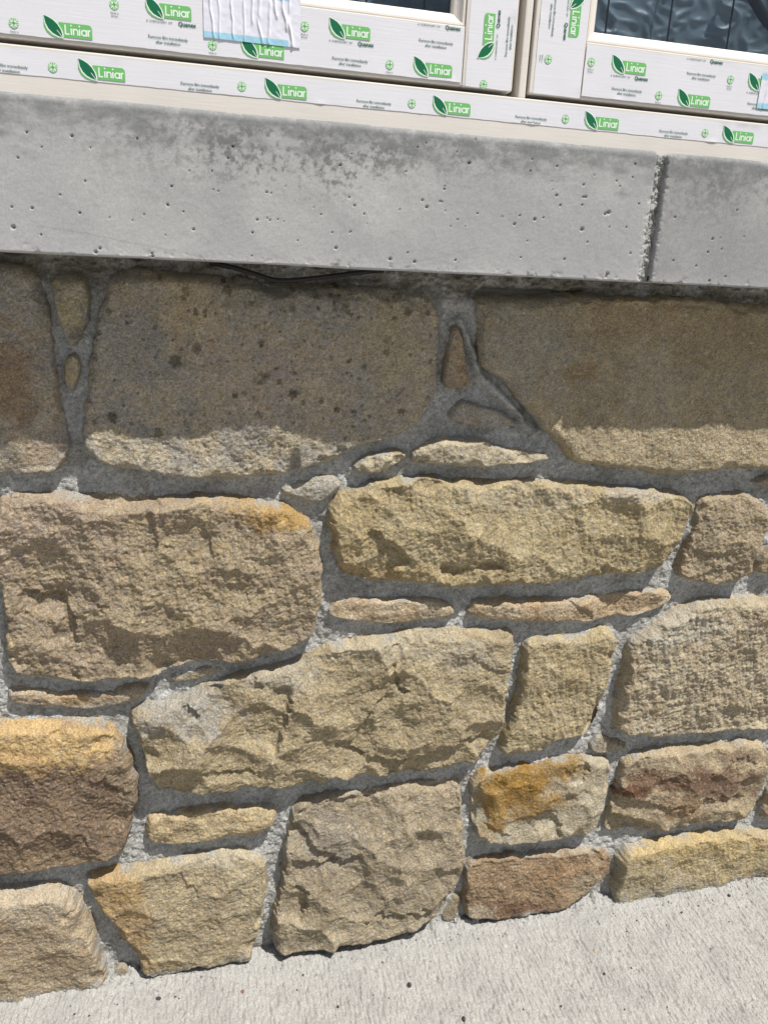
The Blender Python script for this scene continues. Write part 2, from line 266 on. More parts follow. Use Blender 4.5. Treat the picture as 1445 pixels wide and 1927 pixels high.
def w2p(x, z, y=-0.02):                       # where a wall point sits among the traced numbers (for placing stains and chips)
    d = np.stack([x - CAMP[0], np.full_like(x, y - CAMP[1]), z - CAMP[2]], -1) @ RW
    return CX + FPX * d[..., 0] / d[..., 2], CY + FPX * d[..., 1] / d[..., 2]

def build_stone(sp, seed, step=STEP):
    s, poly, P, R = stone_field(sp, seed)
    lo = poly.min(0) - 0.006; hi = poly.max(0) + 0.006
    xs = np.arange(lo[0], hi[0], step); zs = np.arange(lo[1], hi[1], step)
    x, z = np.meshgrid(xs, zs)
    sm = 1.0 if P > 0.0155 else 0.4
    wx = x + sm * 0.0018 * fbm(x, z, 0.02, 3, seed + .1); wz = z + sm * 0.0018 * fbm(x, z, 0.02, 3, seed + .7)
    d = sdf_poly(wx, wz, poly) + (0.0014 if P > 0.0155 else 0.0026) + 0.0004 * fbm(x, z, 0.006, 2, seed + 1.3)
    u, v = w2p(x, z)
    gz_, gx_ = np.gradient(d, step); gl = np.hypot(gx_, gz_) + 1e-6; gx_ /= gl; gz_ /= gl
    # edge profile: a steep flank rounding over into the face
    Rv = R * np.clip(1 + 0.75 * fbm(x, z, 0.045, 2, seed + 5), 0.4, 2.2) * (1 + 0.8 * np.clip(-gz_, 0, 1))
    t = np.clip(d / Rv, 0, 1)
    r_loc = np.random.default_rng(int(seed * 10) + 5)
    h = P * (1 - (1 - t) ** 2.0) * np.where(d > 0, 1, 0) + np.where(d < 0, d * 5.5, 0)
    drop = np.clip(P - h, 0, 0.03); px_, pz_ = x, z
    flank = sst(drop, 0.001, 0.006)
    x, z = x - gx_ * drop, z - gz_ * drop     # unfold the flanks so that grain does not stretch down them
    f0 = fbm(x, z, 0.012, 2, seed + 13)
    c = poly.mean(0); rad = 0.5 * np.min(hi - lo)
    dm = np.clip(d / (rad + 1e-6), 0, 1); h += s['dome'] * 0.7e-3 * (1 - (1 - dm) ** 2)
    # chips struck off the arrises
    per = np.concatenate([poly, poly[:1]]); seg = np.hypot(*np.diff(per, axis=0).T); cum = np.concatenate([[0], np.cumsum(seg)])
    if P > 0.014:
        for sp_ in np.arange(0, cum[-1], 0.022):
            if r_loc.random() < .55: continue
            q = np.array([np.interp(sp_ + r_loc.uniform(0, .02), cum, per[:, k]) for k in (0, 1)])
            i_ = np.clip(int((q[1] - lo[1]) / step), 0, x.shape[0] - 1); j_ = np.clip(int((q[0] - lo[0]) / step), 0, x.shape[1] - 1)
            g0, g1 = gx_[i_, j_], gz_[i_, j_]; an = r_loc.normal(0, .5); g0, g1 = g0 * math.cos(an) - g1 * math.sin(an), g0 * math.sin(an) + g1 * math.cos(an)
            dx = px_ - q[0]; dz = pz_ - q[1]; al = dx * g0 + dz * g1; la = -dx * g1 + dz * g0
            pl_ = P * r_loc.uniform(.5, .92) + al * r_loc.uniform(.35, .9) + la * la / (2 * r_loc.uniform(.004, .02)) + 0.0012 * f0
            h = np.where(d > 0, np.minimum(h, np.maximum(pl_, h * .35)), h)
    rel = np.zeros_like(x)
    # conchoidal chips: lower envelope of shallow bowls
    sr = s['sr'] * 1e-3 * 0.62
    nK = int(np.clip(np.prod(hi - lo) / (sr * sr) * 1.5, 4, 110))
    sx = x + 0.004 * fbm(x, z, 0.025, 2, seed + 9); sz = z + 0.004 * fbm(x, z, 0.025, 2, seed + 11)
    env = np.full(x.shape, 1e9)
    for _ in range(nK):
        q = lo + (hi - lo) * r_loc.random(2); g = r_loc.normal(0, 0.11, 2); o = r_loc.normal(0, 1.0) * s['scal'] * 1e-3 * .6
        k = 1 / (2 * sr * r_loc.uniform(2.0, 5.0))
        dx = sx - q[0]; dz = sz - q[1]
        env = np.minimum(env, o + g[0] * dx + g[1] * dz + (dx * dx + dz * dz) * k)
    rel += np.clip(env - np.median(env), -0.014, 0.009) * min(1.25, s['scal'] / 1.9)
    tlx, tlz = r_loc.normal(0, .035), r_loc.normal(0, .05); bed = r_loc.uniform(0, .7)
    m = 1.0
    if 'roughlow' in s:                       # the weathered upper face is smoother than the quarried lower part
        m = 0.55 + 0.75 * sst(v + 40 * fbm(x, z, 0.06, 2, seed + 21), s['roughlow'][0] - 130, s['roughlow'][0] - 20)
    rel += s['mid'] * 1e-3 * fbm(x, z, 0.034, 2, seed + 2) * m
    f = fbm(x, z, 0.0100, 3, seed + 3, 0.60)
    bil = np.abs(pn(x / .0075, z / .0062, seed + 4)) + 0.55 * np.abs(pn(x / .0041, z / .0036, seed + 4.4))
    rel += s['fine'] * 1.5e-3 * (0.52 * f + 0.58 * (bil - 0.45)) * m
    rel += s['fine'] * 0.66e-3 * fbm(x, z, 0.0040, 2, seed + 6, .75) * m
    fl = 1 - 0.8 * flank; m = m * fl
    rel += bed * s['fine'] * 1e-3 * fbm(x * .22, z, 0.0085, 2, seed + 15, .6) * m
    rel += s['tool'] * 1e-3 * fbm(x + 0.15 * z, z * 0.28, 0.0085, 2, seed + 8) * m
    for (du, dv, ru, rv, dep) in s['dents']:
        q = ((u - du) / ru) ** 2 + ((v - dv) / rv) ** 2
        q = q * (1 + 0.5 * fbm(x, z, 0.012, 2, seed + du * .01))
        rel -= dep * 1e-3 * np.exp(-np.clip(q, 0, 50) ** 1.5)
    for (pl, dep, L) in s['scarps']:          # a broken ledge: sharp on one side, running out on the other
        pl = np.array(pl, float)
        uu = u + 7 * fbm(x, z, 0.016, 3, seed + pl[0, 0] * .013); vv = v + 7 * fbm(x, z, 0.016, 3, seed + pl[0, 1] * .017)
        best = np.full(u.shape, 1e9); sg = np.zeros(u.shape); tt = np.zeros(u.shape); n = len(pl) - 1
        for i in range(n):
            a, b = pl[i], pl[i + 1]; e = b - a
            k = np.clip(((uu - a[0]) * e[0] + (vv - a[1]) * e[1]) / (e @ e), 0, 1)
            dd = np.hypot(uu - a[0] - k * e[0], vv - a[1] - k * e[1])
            cr = e[0] * (vv - a[1]) - e[1] * (uu - a[0])
            w = dd < best; best = np.where(w, dd, best); sg = np.where(w, cr, sg); tt = np.where(w, (i + k) / n, tt)
        side = np.sign(sg)
        prof = np.where(side > 0, np.exp(-best / (1.4 * L)) * sst(best, -2.0, 6.0), 0.25 * np.exp(-best / (L * .6)) * -0.6)
        rel -= 1.5 * dep * 1e-3 * prof * sst(tt, 0.0, 0.12) * sst(1 - tt, 0.0, 0.12)
    h += rel * (0.30 + 0.70 * sst(d, 0, 0.007)) + (tlx * (px_ - c[0]) + tlz * (pz_ - c[1])) * sst(d, 0, .01) * min(1, P / .02)
    # stone colour; the shaded top row has its lighter, greyer shade painted in
    F = 0.75
    C = np.broadcast_to(tone(s['c'], F, s.get('sat', .72)), x.shape + (3,)).copy()
    C = mix(C, tone(s['c2'], F, s.get('sat', .72)), sst(fbm(x, z, 0.05, 4, seed + 31, .6), -0.45, 0.5))
    for (su, sv, ru, rv, cc, k) in s['spots']:
        q = np.hypot((u - su) / ru, (v - sv) / rv) + 0.42 * fbm(x, z, 0.030, 4, seed + su * .011, .65)
        C = mix(C, tone(cc, F, .66), k * sst(-q, -1.2, -0.5))
    C = C * np.array([1.015, .995, .955]) * s.get('k', 1.0) * (1 + 0.12 * fbm(x, z, 0.018, 3, seed + 41, .6) + fl * 0.15 * fbm(x, z, 0.0052, 3, seed + 43, .75))[..., None]
    warm = fl * fbm(x, z, 0.011, 3, seed + 51, .7)
    C = C * (1 + warm[..., None] * np.array([0.05, 0.01, -0.08]))
    pale = sst(fbm(x, z, 0.006, 3, seed + 61, .75), 0.45, 1.1); C = mix(C, srgb((214, 202, 176), .9), 0.36 * pale * fl)
    dark = sst(fbm(x * 0.8, z * 1.4, 0.005, 3, seed + 71, .75), 0.5, 1.15); C = mix(C, srgb((96, 78, 54), .8), 0.50 * dark * fl)
    if s['lichen']:
        for _ in range(620):
            q = lo + (hi - lo) * r_loc.random(2); rr = r_loc.gamma(1.6, 0.00075) + 0.0006
            i0, i1 = np.searchsorted(zs, [q[1] - 3 * rr, q[1] + 3 * rr]); j0, j1 = np.searchsorted(xs, [q[0] - 3 * rr, q[0] + 3 * rr])
            if i1 - i0 < 1 or j1 - j0 < 1: continue
            xx, zz = px_[i0:i1, j0:j1], pz_[i0:i1, j0:j1]
            a = sst(-np.hypot(xx - q[0], zz - q[1]) / rr - 0.5 * fbm(xx, zz, 0.004, 2, seed + q[0]), -1.1, -0.7) * r_loc.uniform(.15, .75)
            C[i0:i1, j0:j1] = mix(C[i0:i1, j0:j1], srgb((82, 76, 58), .8), a)
    C = mix(C, srgb((150, 148, 142), .9), 0.8 * sst(-pz_ + 0.012 * fbm(x, z, 0.03, 3, seed + 81, .6), -0.014, 0.0))   # cement smeared along the foot
    C = mix(C, srgb((156, 154, 147), .92), 0.85 * sst(-d, -0.0055, -0.0015) * sst(fbm(px_, pz_, 0.03, 3, seed + 85, .65), -0.05, 0.45))   # mortar wiped over the edges
    C = np.clip(C, 0.01, 0.9)
    kv = d > -0.0032
    keep = kv[:-1, :-1] | kv[1:, :-1] | kv[:-1, 1:] | kv[1:, 1:]
    h = np.maximum(h, -0.016)
    lat = flank * 0.0012 * fbm(x, z, 0.014, 2, seed + 91, .6)
    o = grid_mesh('stone', np.stack([px_ - gx_ * lat - 0.3, -h, pz_ - gz_ * lat], -1), M_STONE, keep, C, wall)
    return o, poly

polys = []
LAB = {3: 'smooth upper face spotted with dark lichen, rough along its sunlit foot', 22: None, 23: 'golden along its top edge, purple brown below', 29: 'ochre centre in a pale chipped border', 30: 'red brown band across a buff face', 32: 'rusty orange face under a pale top edge', 25: 'ochre stain down its slanting left side'}
for i, sp in enumerate(STONES):
    o, poly = build_stone(sp, 3.0 + i * 1.7); polys.append(poly)
    if LAB.get(i): o['label'] = LAB[i]

Y_SF = -0.086                                # front face of the sill
# the wall runs on past both sides of the picture
SILL_Z0 = float(np.mean([hit(u, v, Y_SF)[2] for u, v in [(0, 470), (722, 510), (1207, 532)]]))
SILL_Z1 = float(np.mean([hit(u, v, Y_SF)[2] for u, v in [(0, 169), (722, 235), (1445, 301)]]))
edges = np.array([p.max(0).tolist() + p.min(0).tolist() for p in polys])   # xmax zmax xmin zmin
rr = random.Random(4)
extra = []
zrow = 0.0
for row, hrow in enumerate([0.17, 0.20, 0.14, 0.21, 0.16]):
    z0 = zrow + (0.006 if row else -0.02); z1 = min(zrow + hrow - 0.008, SILL_Z0 - 0.03)
    for sgn in (-1, 1):
        m = (edges[:, 1] > z0) & (edges[:, 3] < z1)
        xx = (edges[m, 2].min() - 0.016) if sgn < 0 else (edges[m, 0].max() + 0.016)
        lim = -0.95 if sgn < 0 else 1.65
        while (xx > lim) if sgn < 0 else (xx < lim):
            w = rr.uniform(0.12, 0.32); a, b = (xx - w, xx) if sgn < 0 else (xx, xx + w)
            j = lambda k=0.012: rr.uniform(-k, k)
            pts = [(a + j(), z0 + 0.02), (a + .03, z0 + j(.006)), ((a + b) / 2, z0 + j(.006)), (b - .03, z0 + j(.006)), (b + j(.005), z0 + .03), (b + j(.005), z1 - .03), (b - .03, z1 + j(.006)), ((a + b) / 2, z1 + j(.005)), (a + .03, z1 + j(.005)), (a + j(.006), z1 - .03)]
            extra.append(dict(pts=pts, world=True, P=rr.uniform(16, 23), c=rr.choice([(180,160,122), (186,168,126), (172,156,128), (176,150,108)]), fine=1, tool=.6))
            xx += sgn * (w + 0.018)
    zrow += hrow
for i, sp in enumerate(extra):
    o, poly = build_stone(sp, 101.0 + i * 1.3, 0.0032); polys.append(poly)

# mortar: one rough sheet between the stones, left out where stones cover it
def build_mortar():
    st = 0.0014
    xs = np.arange(-0.95, 1.65, st); zs = np.arange(-0.03, SILL_Z0 + 0.004, st)
    x, z = np.meshgrid(xs, zs); D = np.full(x.shape, -0.2)
    for p in polys:
        lo = p.min(0) - 0.03; hi = p.max(0) + 0.03
        j0, j1 = np.searchsorted(xs, [lo[0], hi[0]]); i0, i1 = np.searchsorted(zs, [lo[1], hi[1]])
        if i1 <= i0 or j1 <= j0: continue
        D[i0:i1, j0:j1] = np.maximum(D[i0:i1, j0:j1], sdf_poly(x[i0:i1, j0:j1], z[i0:i1, j0:j1], p))
    u, v = w2p(x, z, 0.0)
    h = 0.0020 + 0.0022 * fbm(x, z, 0.05, 2, 201) + 0.0015 * fbm(x, z, 0.012, 3, 203, .65) + 0.0008 * fbm(x, z, 0.0045, 2, 207, .7)
    lump = np.clip(fbm(x, z, 0.045, 2, 211) + 0.25, 0, 1.2)
    rp = np.array([(862, 600), (880, 655), (900, 705), (945, 752), (1000, 812)], float); rd_ = np.full(x.shape, 1e9)   # a raised trowel ridge beside the slanting stone
    un, vn = u + 4 * fbm(x, z, .015, 2, 261), v + 4 * fbm(x, z, .015, 2, 263)
    for a, b in zip(rp[:-1], rp[1:]):
        e = b - a; k = np.clip(((un - a[0]) * e[0] + (vn - a[1]) * e[1]) / (e @ e), 0, 1); rd_ = np.minimum(rd_, np.hypot(un - a[0] - k * e[0], vn - a[1] - k * e[1]))
    h += 0.009 * np.exp(-(rd_ / 7.0) ** 2) - 0.003 * np.exp(-((rd_ - 16) / 6.0) ** 2)
    h += 0.0042 * lump * np.exp(np.minimum(D, 0) / 0.005)          # pointing smeared against the stones
    h -= 0.0015 * sst(np.abs(fbm(x, z, 0.02, 2, 217)), 0.5, 1.0)
    # the ragged bed under the sill, with an open crevice
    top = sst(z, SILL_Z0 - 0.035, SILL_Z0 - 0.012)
    h += top * (0.0055 * fbm(x, z * 2, 0.02, 4, 221, .65) - 0.009)
    for (du, dv, ru, rv, dep) in [(945, 552, 60, 10, 24), (1040, 555, 65, 9, 22), (1120, 548, 40, 6, 9), (560, 530, 90, 7, 10), (680, 524, 50, 6, 8), (300, 500, 60, 5, 5), (1400, 556, 60, 6, 7)]:
        q = ((u - du) / ru) ** 2 + ((v - dv - 0.03 * (u - du)) / rv) ** 2
        h -= dep * 1e-3 * np.exp(-(q * (1 + .6 * fbm(x, z, 0.01, 2, du))).clip(0, 40) ** 1.5)
    openj = sst(x, -0.11, -0.07) * sst(0.30 - x, 0, .05)     # along here the stones stand clear of the apron
    h -= 0.004 * openj * np.exp(-z.clip(0) / 0.012)
    h += (1 - .95 * openj) * 0.010 * np.exp(-z.clip(0) / 0.007) * np.clip(0.5 + fbm(x, z, 0.03, 3, 231), 0, 1.5)     # slop at the foot
    C = np.broadcast_to(srgb((172, 172, 168), .95), x.shape + (3,)).copy()
    C = mix(C, srgb((152, 151, 145), .95), sst(fbm(x, z, 0.04, 4, 241, .6), -.3, .7))
    C = C * (1 + 0.22 * fbm(x, z, 0.006, 3, 245, .8))[..., None]
    C = mix(C, srgb((70, 68, 62)), 0.5 * sst(fbm(x, z, 0.005, 2, 249, .7), .62, 1.1))
    C = mix(C, srgb((190, 188, 180)), 0.4 * sst(fbm(x, z, 0.006, 2, 253, .7), .6, 1.1))
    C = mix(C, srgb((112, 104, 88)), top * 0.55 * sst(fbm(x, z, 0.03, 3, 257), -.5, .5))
    kv = D < 0.0045
    keep = kv[:-1, :-1] & kv[1:, :-1] & kv[:-1, 1:] & kv[1:, 1:]
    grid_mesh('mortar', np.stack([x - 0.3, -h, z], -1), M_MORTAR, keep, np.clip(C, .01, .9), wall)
build_mortar()
def box_data(x0, x1, y0, y1, z0, z1, off=0):
    V = [(x0, y0, z0), (x1, y0, z0), (x1, y1, z0), (x0, y1, z0), (x0, y0, z1), (x1, y0, z1), (x1, y1, z1), (x0, y1, z1)]
    Q = [(0, 3, 2, 1), (4, 5, 6, 7), (0, 1, 5, 4), (1, 2, 6, 5), (2, 3, 7, 6), (3, 0, 4, 7)]
    return V, [tuple(i + off for i in q) for q in Q]
M_CORE = plain('wall_core', (0.25, 0.24, 0.22), .95, .1)
V, Q = box_data(-1.26, 1.36, 0.024, 0.24, -0.05, SILL_Z0 - 0.004)
raw_mesh('wall_core', np.array(V), np.array(Q), M_CORE, None, wall, False)

# ------------------------------------------------------------------ concrete sill
HOLES = [(50,248,2.2),(135,255,3),(25,427,4.5),(33,296,2),(78,276,1.6),(170,278,1.6),(160,340,2),(113,366,2),(60,391,2.6),(22,389,2.2),(77,441,2),(150,400,2.6),(206,409,1.6),(315,384,2.2),(316,386,2),(258,260,2),(438,275,2.6),(429,297,1.8),(356,321,1.6),(399,321,1.8),(323,350,2.6),(401,356,1.6),(411,359,1.6),(502,361,2.2),(510,363,1.6),(537,350,1.4),(484,413,2.4),(475,437,2.6),(364,431,2.8),(345,398,1.8),(311,442,1.6),(271,403,1.8),(249,414,1.4),(503,410,1.6),(508,414,1.8),(523,412,1.6),(534,417,1.4),(625,437,1.8),(658,437,1.8),(660,435,1.6),(604,403,1.8),(640,310,3.2),(667,386,2.6),(657,371,2),(685,402,2),(661,289,1.6),(632,466,3.6),(474,481,1.8),(188,467,3),(286,476,2.4),(180,474,4),(287,482,3.5),
 (883,306,3.8),(764,322,2),(836,355,2.4),(837,350,1.6),(803,389,3.6),(795,376,2.4),(828,378,2),(752,394,1.6),(838,396,1.6),(861,412,1.8),(898,401,2),(945,407,1.6),(968,421,3.2),(978,405,2.2),(1006,412,3.8),(1022,409,2),(1047,367,3.2),(1054,386,2.6),(1095,386,1.6),(1102,370,3),(1098,347,2.6),(1097,370,2.6),(1095,385,2.2),(1048,312,2.2),(1001,299,1.8),(998,321,2),(1038,340,1.4),(1145,399,5),(1139,402,4),(1095,431,5),(1146,427,1.8),(1178,427,2.2),(1202,383,2.2),(1190,333,2),(1160,340,2.2),(1166,350,1.8),(1195,308,2.4),(1118,329,1.4),(1105,455,2.2),(1186,476,2.4),(1062,487,2.8),(1143,515,4.5),(1141,520,3.5),(980,484,2),(734,487,3.8),(780,492,3.4),(767,475,2),(857,489,2.4),(832,379,1.8),(992,453,1.8),(848,425,1.4),(875,425,1.4),(1270,408,2.6),(1387,395,2.2),(1332,474,2.8),(1341,449,3),(1358,468,1.8),(1355,447,1.6),(1267,490,2.4),(1400,445,1.8),(1310,500,2.4),(1335,528,3.5),(1365,520,2.6),(802,268,1.6),(786,276,1.8),(895,260,2.4),(860,285,1.6),(1040,356,1.4),(710,330,1.4),(690,420,1.4),(560,452,1.6),(590,390,1.4)]
def sill_block(x0, x1, seed, label, right_end):
    rc = 0.006
    prof = [(0.06, SILL_Z1, 0)]
    for a in np.linspace(90, 180, 7): prof.append((Y_SF + rc + rc * math.cos(math.radians(a)), SILL_Z1 - rc + rc * math.sin(math.radians(a)), 1))
    nz = int((SILL_Z1 - SILL_Z0 - 2 * rc) / 0.0008)
    for k in range(1, nz): prof.append((Y_SF, SILL_Z1 - rc - (SILL_Z1 - SILL_Z0 - 2 * rc * .6) * k / nz + 0, 1))
    zb = prof[-1][1]
    r2 = max(zb - SILL_Z0, 0.001)
    for a in np.linspace(180, 270, 5)[1:]: prof.append((Y_SF + r2 + r2 * math.cos(math.radians(a)), SILL_Z0 + r2 + r2 * math.sin(math.radians(a)), 1))
    for yy in np.linspace(Y_SF + r2 + 0.002, Y_SF + 0.10, 46): prof.append((yy, SILL_Z0, 1))
    prof.append((0.06, SILL_Z0, 0))
    prof = np.array(prof)
    xv = np.arange(max(x0, -0.32), min(x1, 0.95), 0.0008)
    xs = np.unique(np.concatenate([[x0], np.linspace(x0, xv[0], 30), xv, np.linspace(xv[-1], x1, 30), [x1]]))
    xs = xs[np.concatenate([[True], np.diff(xs) > 1e-5])]
    X, I = np.meshgrid(xs, np.arange(len(prof)))
    Yp, Zp, W = prof[I, 0], prof[I, 1], prof[I, 2]
    # normals of the profile
    t = np.gradient(prof[:, :2], axis=0); n = np.stack([t[:, 1], -t[:, 0]], 1); n /= np.linalg.norm(n, axis=1)[:, None] + 1e-12
    if n[len(prof) // 3, 0] > 0: n = -n
    s = np.cumsum(np.concatenate([[0], np.hypot(*np.diff(prof[:, :2], axis=0).T)])); S = s[I]
    disp = (0.0006 * fbm(X, S, 0.09, 2, seed) + 0.00012 * fbm(X, S, 0.012, 3, seed + 3))
    ed = np.exp(-np.abs(Zp - SILL_Z0) / 0.004) + 0.7 * np.exp(-np.abs(Zp - SILL_Z1) / 0.004)
    chip = np.clip(fbm(X, S, 0.012, 3, seed + 5, .7) - 0.25, 0, 2)
    disp -= 0.0022 * ed * chip
    de = np.minimum(X - x0, x1 - X)           # ends: rounded arrises, nibbled
    rcx = 0.0035
    tt = np.clip(1 - de / rcx, 0, 1); disp -= rcx * (1 - np.sqrt(np.clip(1 - tt * tt, 0, 1)))
    disp -= 0.0030 * np.exp(-de / 0.003) * np.clip(fbm(X, S, 0.009, 3, seed + 7, .7), 0, 2)
    u, v = w2p(X, Zp, Y_SF)
    front = (np.abs(Yp - Y_SF) < 0.003)
    dark = np.zeros_like(X)
    for (hu, hv, hr) in HOLES:
        c = hit(hu, hv, Y_SF); r = hr * 0.00033
        j0, j1 = np.searchsorted(xs, [c[0] - 4 * r, c[0] + 4 * r])
        if j1 - j0 < 2: continue
        q = ((X[:, j0:j1] - c[0]) ** 2 + (Zp[:, j0:j1] - c[2]) ** 2) / (r * r)
        g = np.exp(-q ** 1.5) * front[:, j0:j1]
        disp[:, j0:j1] -= 0.0034 * g * min(1, hr / 2.2)
    Y = Yp + n[I, 0] * disp * W; Z = Zp + n[I, 1] * disp * W
    # colour: pale cast face, darker damp-looking blotches, mostly high up
    C = np.broadcast_to(srgb((166, 166, 165), .93), X.shape + (3,)).copy()
    C = mix(C, srgb((178, 178, 175), .93), sst(fbm(X, S, 0.12, 3, seed + 11, .6), -.3, .8))
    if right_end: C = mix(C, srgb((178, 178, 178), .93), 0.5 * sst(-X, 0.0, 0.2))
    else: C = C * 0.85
    hz = (Zp - SILL_Z0) / (SILL_Z1 - SILL_Z0)
    b = 0.9 * fbm(X, Zp, 0.0075, 5, seed + 13, .72) + 0.55 * fbm(X, Zp, 0.05, 2, seed + 15)
    if right_end:
        reg = np.exp(-(((u - 520) / 230) ** 2 + ((v - 285 - .05 * (u - 520)) / 60) ** 2)) * 1.15 + np.exp(-(((u - 610) / 70) ** 2 + ((v - 320) / 45) ** 2)) * .8
        reg += 0.55 * np.exp(-(((u - 900) / 330) ** 2 + ((v - 290) / 40) ** 2)) + 0.4 * np.exp(-(((u - 260) / 160) ** 2 + ((v - 240) / 30) ** 2))
    else: reg = 0.55 * sst(hz, 0.35, 0.9) + 0.15
    C = mix(C, srgb((104, 105, 103), .93), np.clip(reg, 0, 1) * 0.80 * sst(b, -0.10 - 0.5 * np.clip(reg - .6, 0, 1), 0.65))
    C = mix(C, srgb((116, 118, 118), .93), 0.75 * sst(hz + 0.16 * fbm(X, Zp * 2, 0.03, 4, seed + 17, .65), 0.68, 1.02))
    streak = fbm(X + Zp * 1.6, Zp * 6 - X * 2, 0.02, 3, seed + 19, .6); C = C * (1 + 0.035 * streak)[..., None]
    C = mix(C, srgb((196, 198, 198), .93), 0.30 * np.exp(-np.abs(Zp - SILL_Z0 - .002) / 0.004))
    if right_end:                             # two hairline trowel scratches
        for pl in ([(722, 497), (780, 492), (835, 482), (902, 465)], [(75, 425), (160, 438), (240, 455), (380, 482)]):
            pl = np.array([hit(a, c2, Y_SF)[[0, 2]] for a, c2 in pl]); dd = np.full(X.shape, 1e9)
            for a, c2 in zip(pl[:-1], pl[1:]):
                e = c2 - a; k = np.clip(((X - a[0]) * e[0] + (Zp - a[1]) * e[1]) / (e @ e), 0, 1)
                dd = np.minimum(dd, np.hypot(X - a[0] - k * e[0], Zp - a[1] - k * e[1]))
            C = mix(C, srgb((122, 124, 124)), 0.28 * np.exp(-(dd / 0.0007) ** 2))
    P = np.stack([X, Y, Z], -1)
    # close the two ends by folding them straight back into the block
    Pl = P[:, :1].copy(); Pr = P[:, -1:].copy()
    for E in (Pl, Pr): E[:, :, 1] = 0.06
    P = np.concatenate([Pl, P, Pr], 1); C = np.concatenate([C[:, :1], C, C[:, -1:]], 1)
    o = grid_mesh('concrete_sill', P, M_SILL, None, np.clip(C, .02, .9), None, flip=True)
    return tag(o, label, 'sill', kind='thing')
XJ0, XJ1 = float(hit(1222, 415, Y_SF)[0]), float(hit(1240, 415, Y_SF)[0])
sill_block(-1.3, XJ0, 301, 'long grey cast concrete sill with dark blotches, left of the sill joint', True)
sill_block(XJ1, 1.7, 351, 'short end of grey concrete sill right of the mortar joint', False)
# mortar raked back in the joint
zs = np.arange(SILL_Z0 + 0.001, SILL_Z1 - 0.003, 0.0011); xs = np.linspace(XJ0 - 0.003, XJ1 + 0.003, 20)
x, z = np.meshgrid(xs, zs); k = (x - XJ0) / (XJ1 - XJ0)
h = 0.008 + 0.0035 * sst(1 - k, .3, 1.0) + 0.0022 * fbm(x, z, 0.010, 3, 401, .7) + 0.001 * fbm(x, z, 0.004, 2, 403)
C = np.broadcast_to(srgb((150, 150, 146)), x.shape + (3,)) * (1 + .2 * fbm(x, z, .006, 3, 405, .7))[..., None]
tag(grid_mesh('sill_joint', np.stack([x, Y_SF + 0.0145 - h, z], -1), M_MORTAR, None, C), 'rough crumbly mortar filling the upright joint between the two sills', 'mortar joint')

# ------------------------------------------------------------------ the ground: brushed concrete apron
def build_ground():
    st = 0.0013
    X0, X1, Y0, Y1 = -0.42, 1.06, -0.34, 0.03
    xs = np.linspace(X0, X1, int((X1 - X0) / st)); ys = np.linspace(Y0, Y1, int((Y1 - Y0) / st))
    x, y = np.meshgrid(xs, ys)
    bx = x + 0.006 * fbm(x, y, 0.20, 2, 501)
    h = 0.0019 * fbm(bx * 1.0, y * 0.15, 0.0034, 2, 503, .6) + 0.0008 * fbm(bx, y * 0.5, 0.0034, 2, 505, .7)
    ridg = np.abs(fbm(bx, y * 0.16, 0.0075, 2, 507, .6)); h -= 0.0026 * sst(-ridg, -0.12, 0.0) * sst(fbm(x, y, .02, 2, 509), -.2, .6)
    h += 0.0010 * fbm(x, y, 0.10, 2, 511)
    near = np.exp(np.minimum(y, 0) / 0.045)
    h = h * (1 - 0.35 * near) + near * 0.0006 * fbm(x, y, 0.006, 3, 513, .7)
    pit = sst(fbm(x, y, 0.0045, 2, 515, .6), 0.95, 1.2); h -= 0.0016 * pit
    h += (1 - .92 * sst(x, -0.11, -0.07) * sst(0.30 - x, 0, .05)) * 0.0110 * np.exp(np.minimum(y + 0.006, 0) / 0.011) * np.clip(0.35 + 1.1 * fbm(x, y, 0.022, 4, 517, .7), 0, 1.5)   # slurry left against the wall
    fade = sst(x, X0, X0 + .03) * sst(X1 - x, 0, .03) * sst(y, Y0, Y0 + .03)
    C = np.broadcast_to(srgb((168, 166, 161)), x.shape + (3,)).copy()
    C = mix(C, srgb((158, 156, 152)), sst(fbm(x, y, 0.06, 4, 521, .6), -.3, .8))
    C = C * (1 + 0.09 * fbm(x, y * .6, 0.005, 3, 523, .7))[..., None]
    C = mix(C, srgb((173, 173, 169)), 0.5 * near)
    C = mix(C, srgb((60, 60, 62)), 0.75 * sst(fbm(x, y, 0.0052, 2, 525, .7), .93, 1.15))
    C = mix(C, srgb((176, 160, 134)), 0.5 * sst(fbm(x, y, 0.007, 2, 527, .7), .95, 1.2))
    h = h * fade
    P = np.stack([x, y, h], -1)
    ny, nx = x.shape; idx = np.arange(nx * ny).reshape(ny, nx)
    q = np.stack([idx[:-1, :-1], idx[:-1, 1:], idx[1:, 1:], idx[1:, :-1]], -1).reshape(-1, 4)
    V = P.reshape(-1, 3); n = len(V); B = 60.0
    ex = [(-B, -B, 0), (B, -B, 0), (B, Y0, 0), (-B, Y0, 0), (-B, Y0, 0), (X0, Y0, 0), (X0, B, 0), (-B, B, 0), (X1, Y0, 0), (B, Y0, 0), (B, B, 0), (X1, B, 0), (X0, Y1, -.02), (X1, Y1, -.02), (X1, B, -.02), (X0, B, -.02)]
    V = np.concatenate([V, np.array(ex)]); q = np.concatenate([q, n + np.arange(16).reshape(4, 4)])
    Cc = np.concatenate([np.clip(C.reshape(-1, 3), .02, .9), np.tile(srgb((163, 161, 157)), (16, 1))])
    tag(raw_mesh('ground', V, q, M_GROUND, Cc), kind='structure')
build_ground()

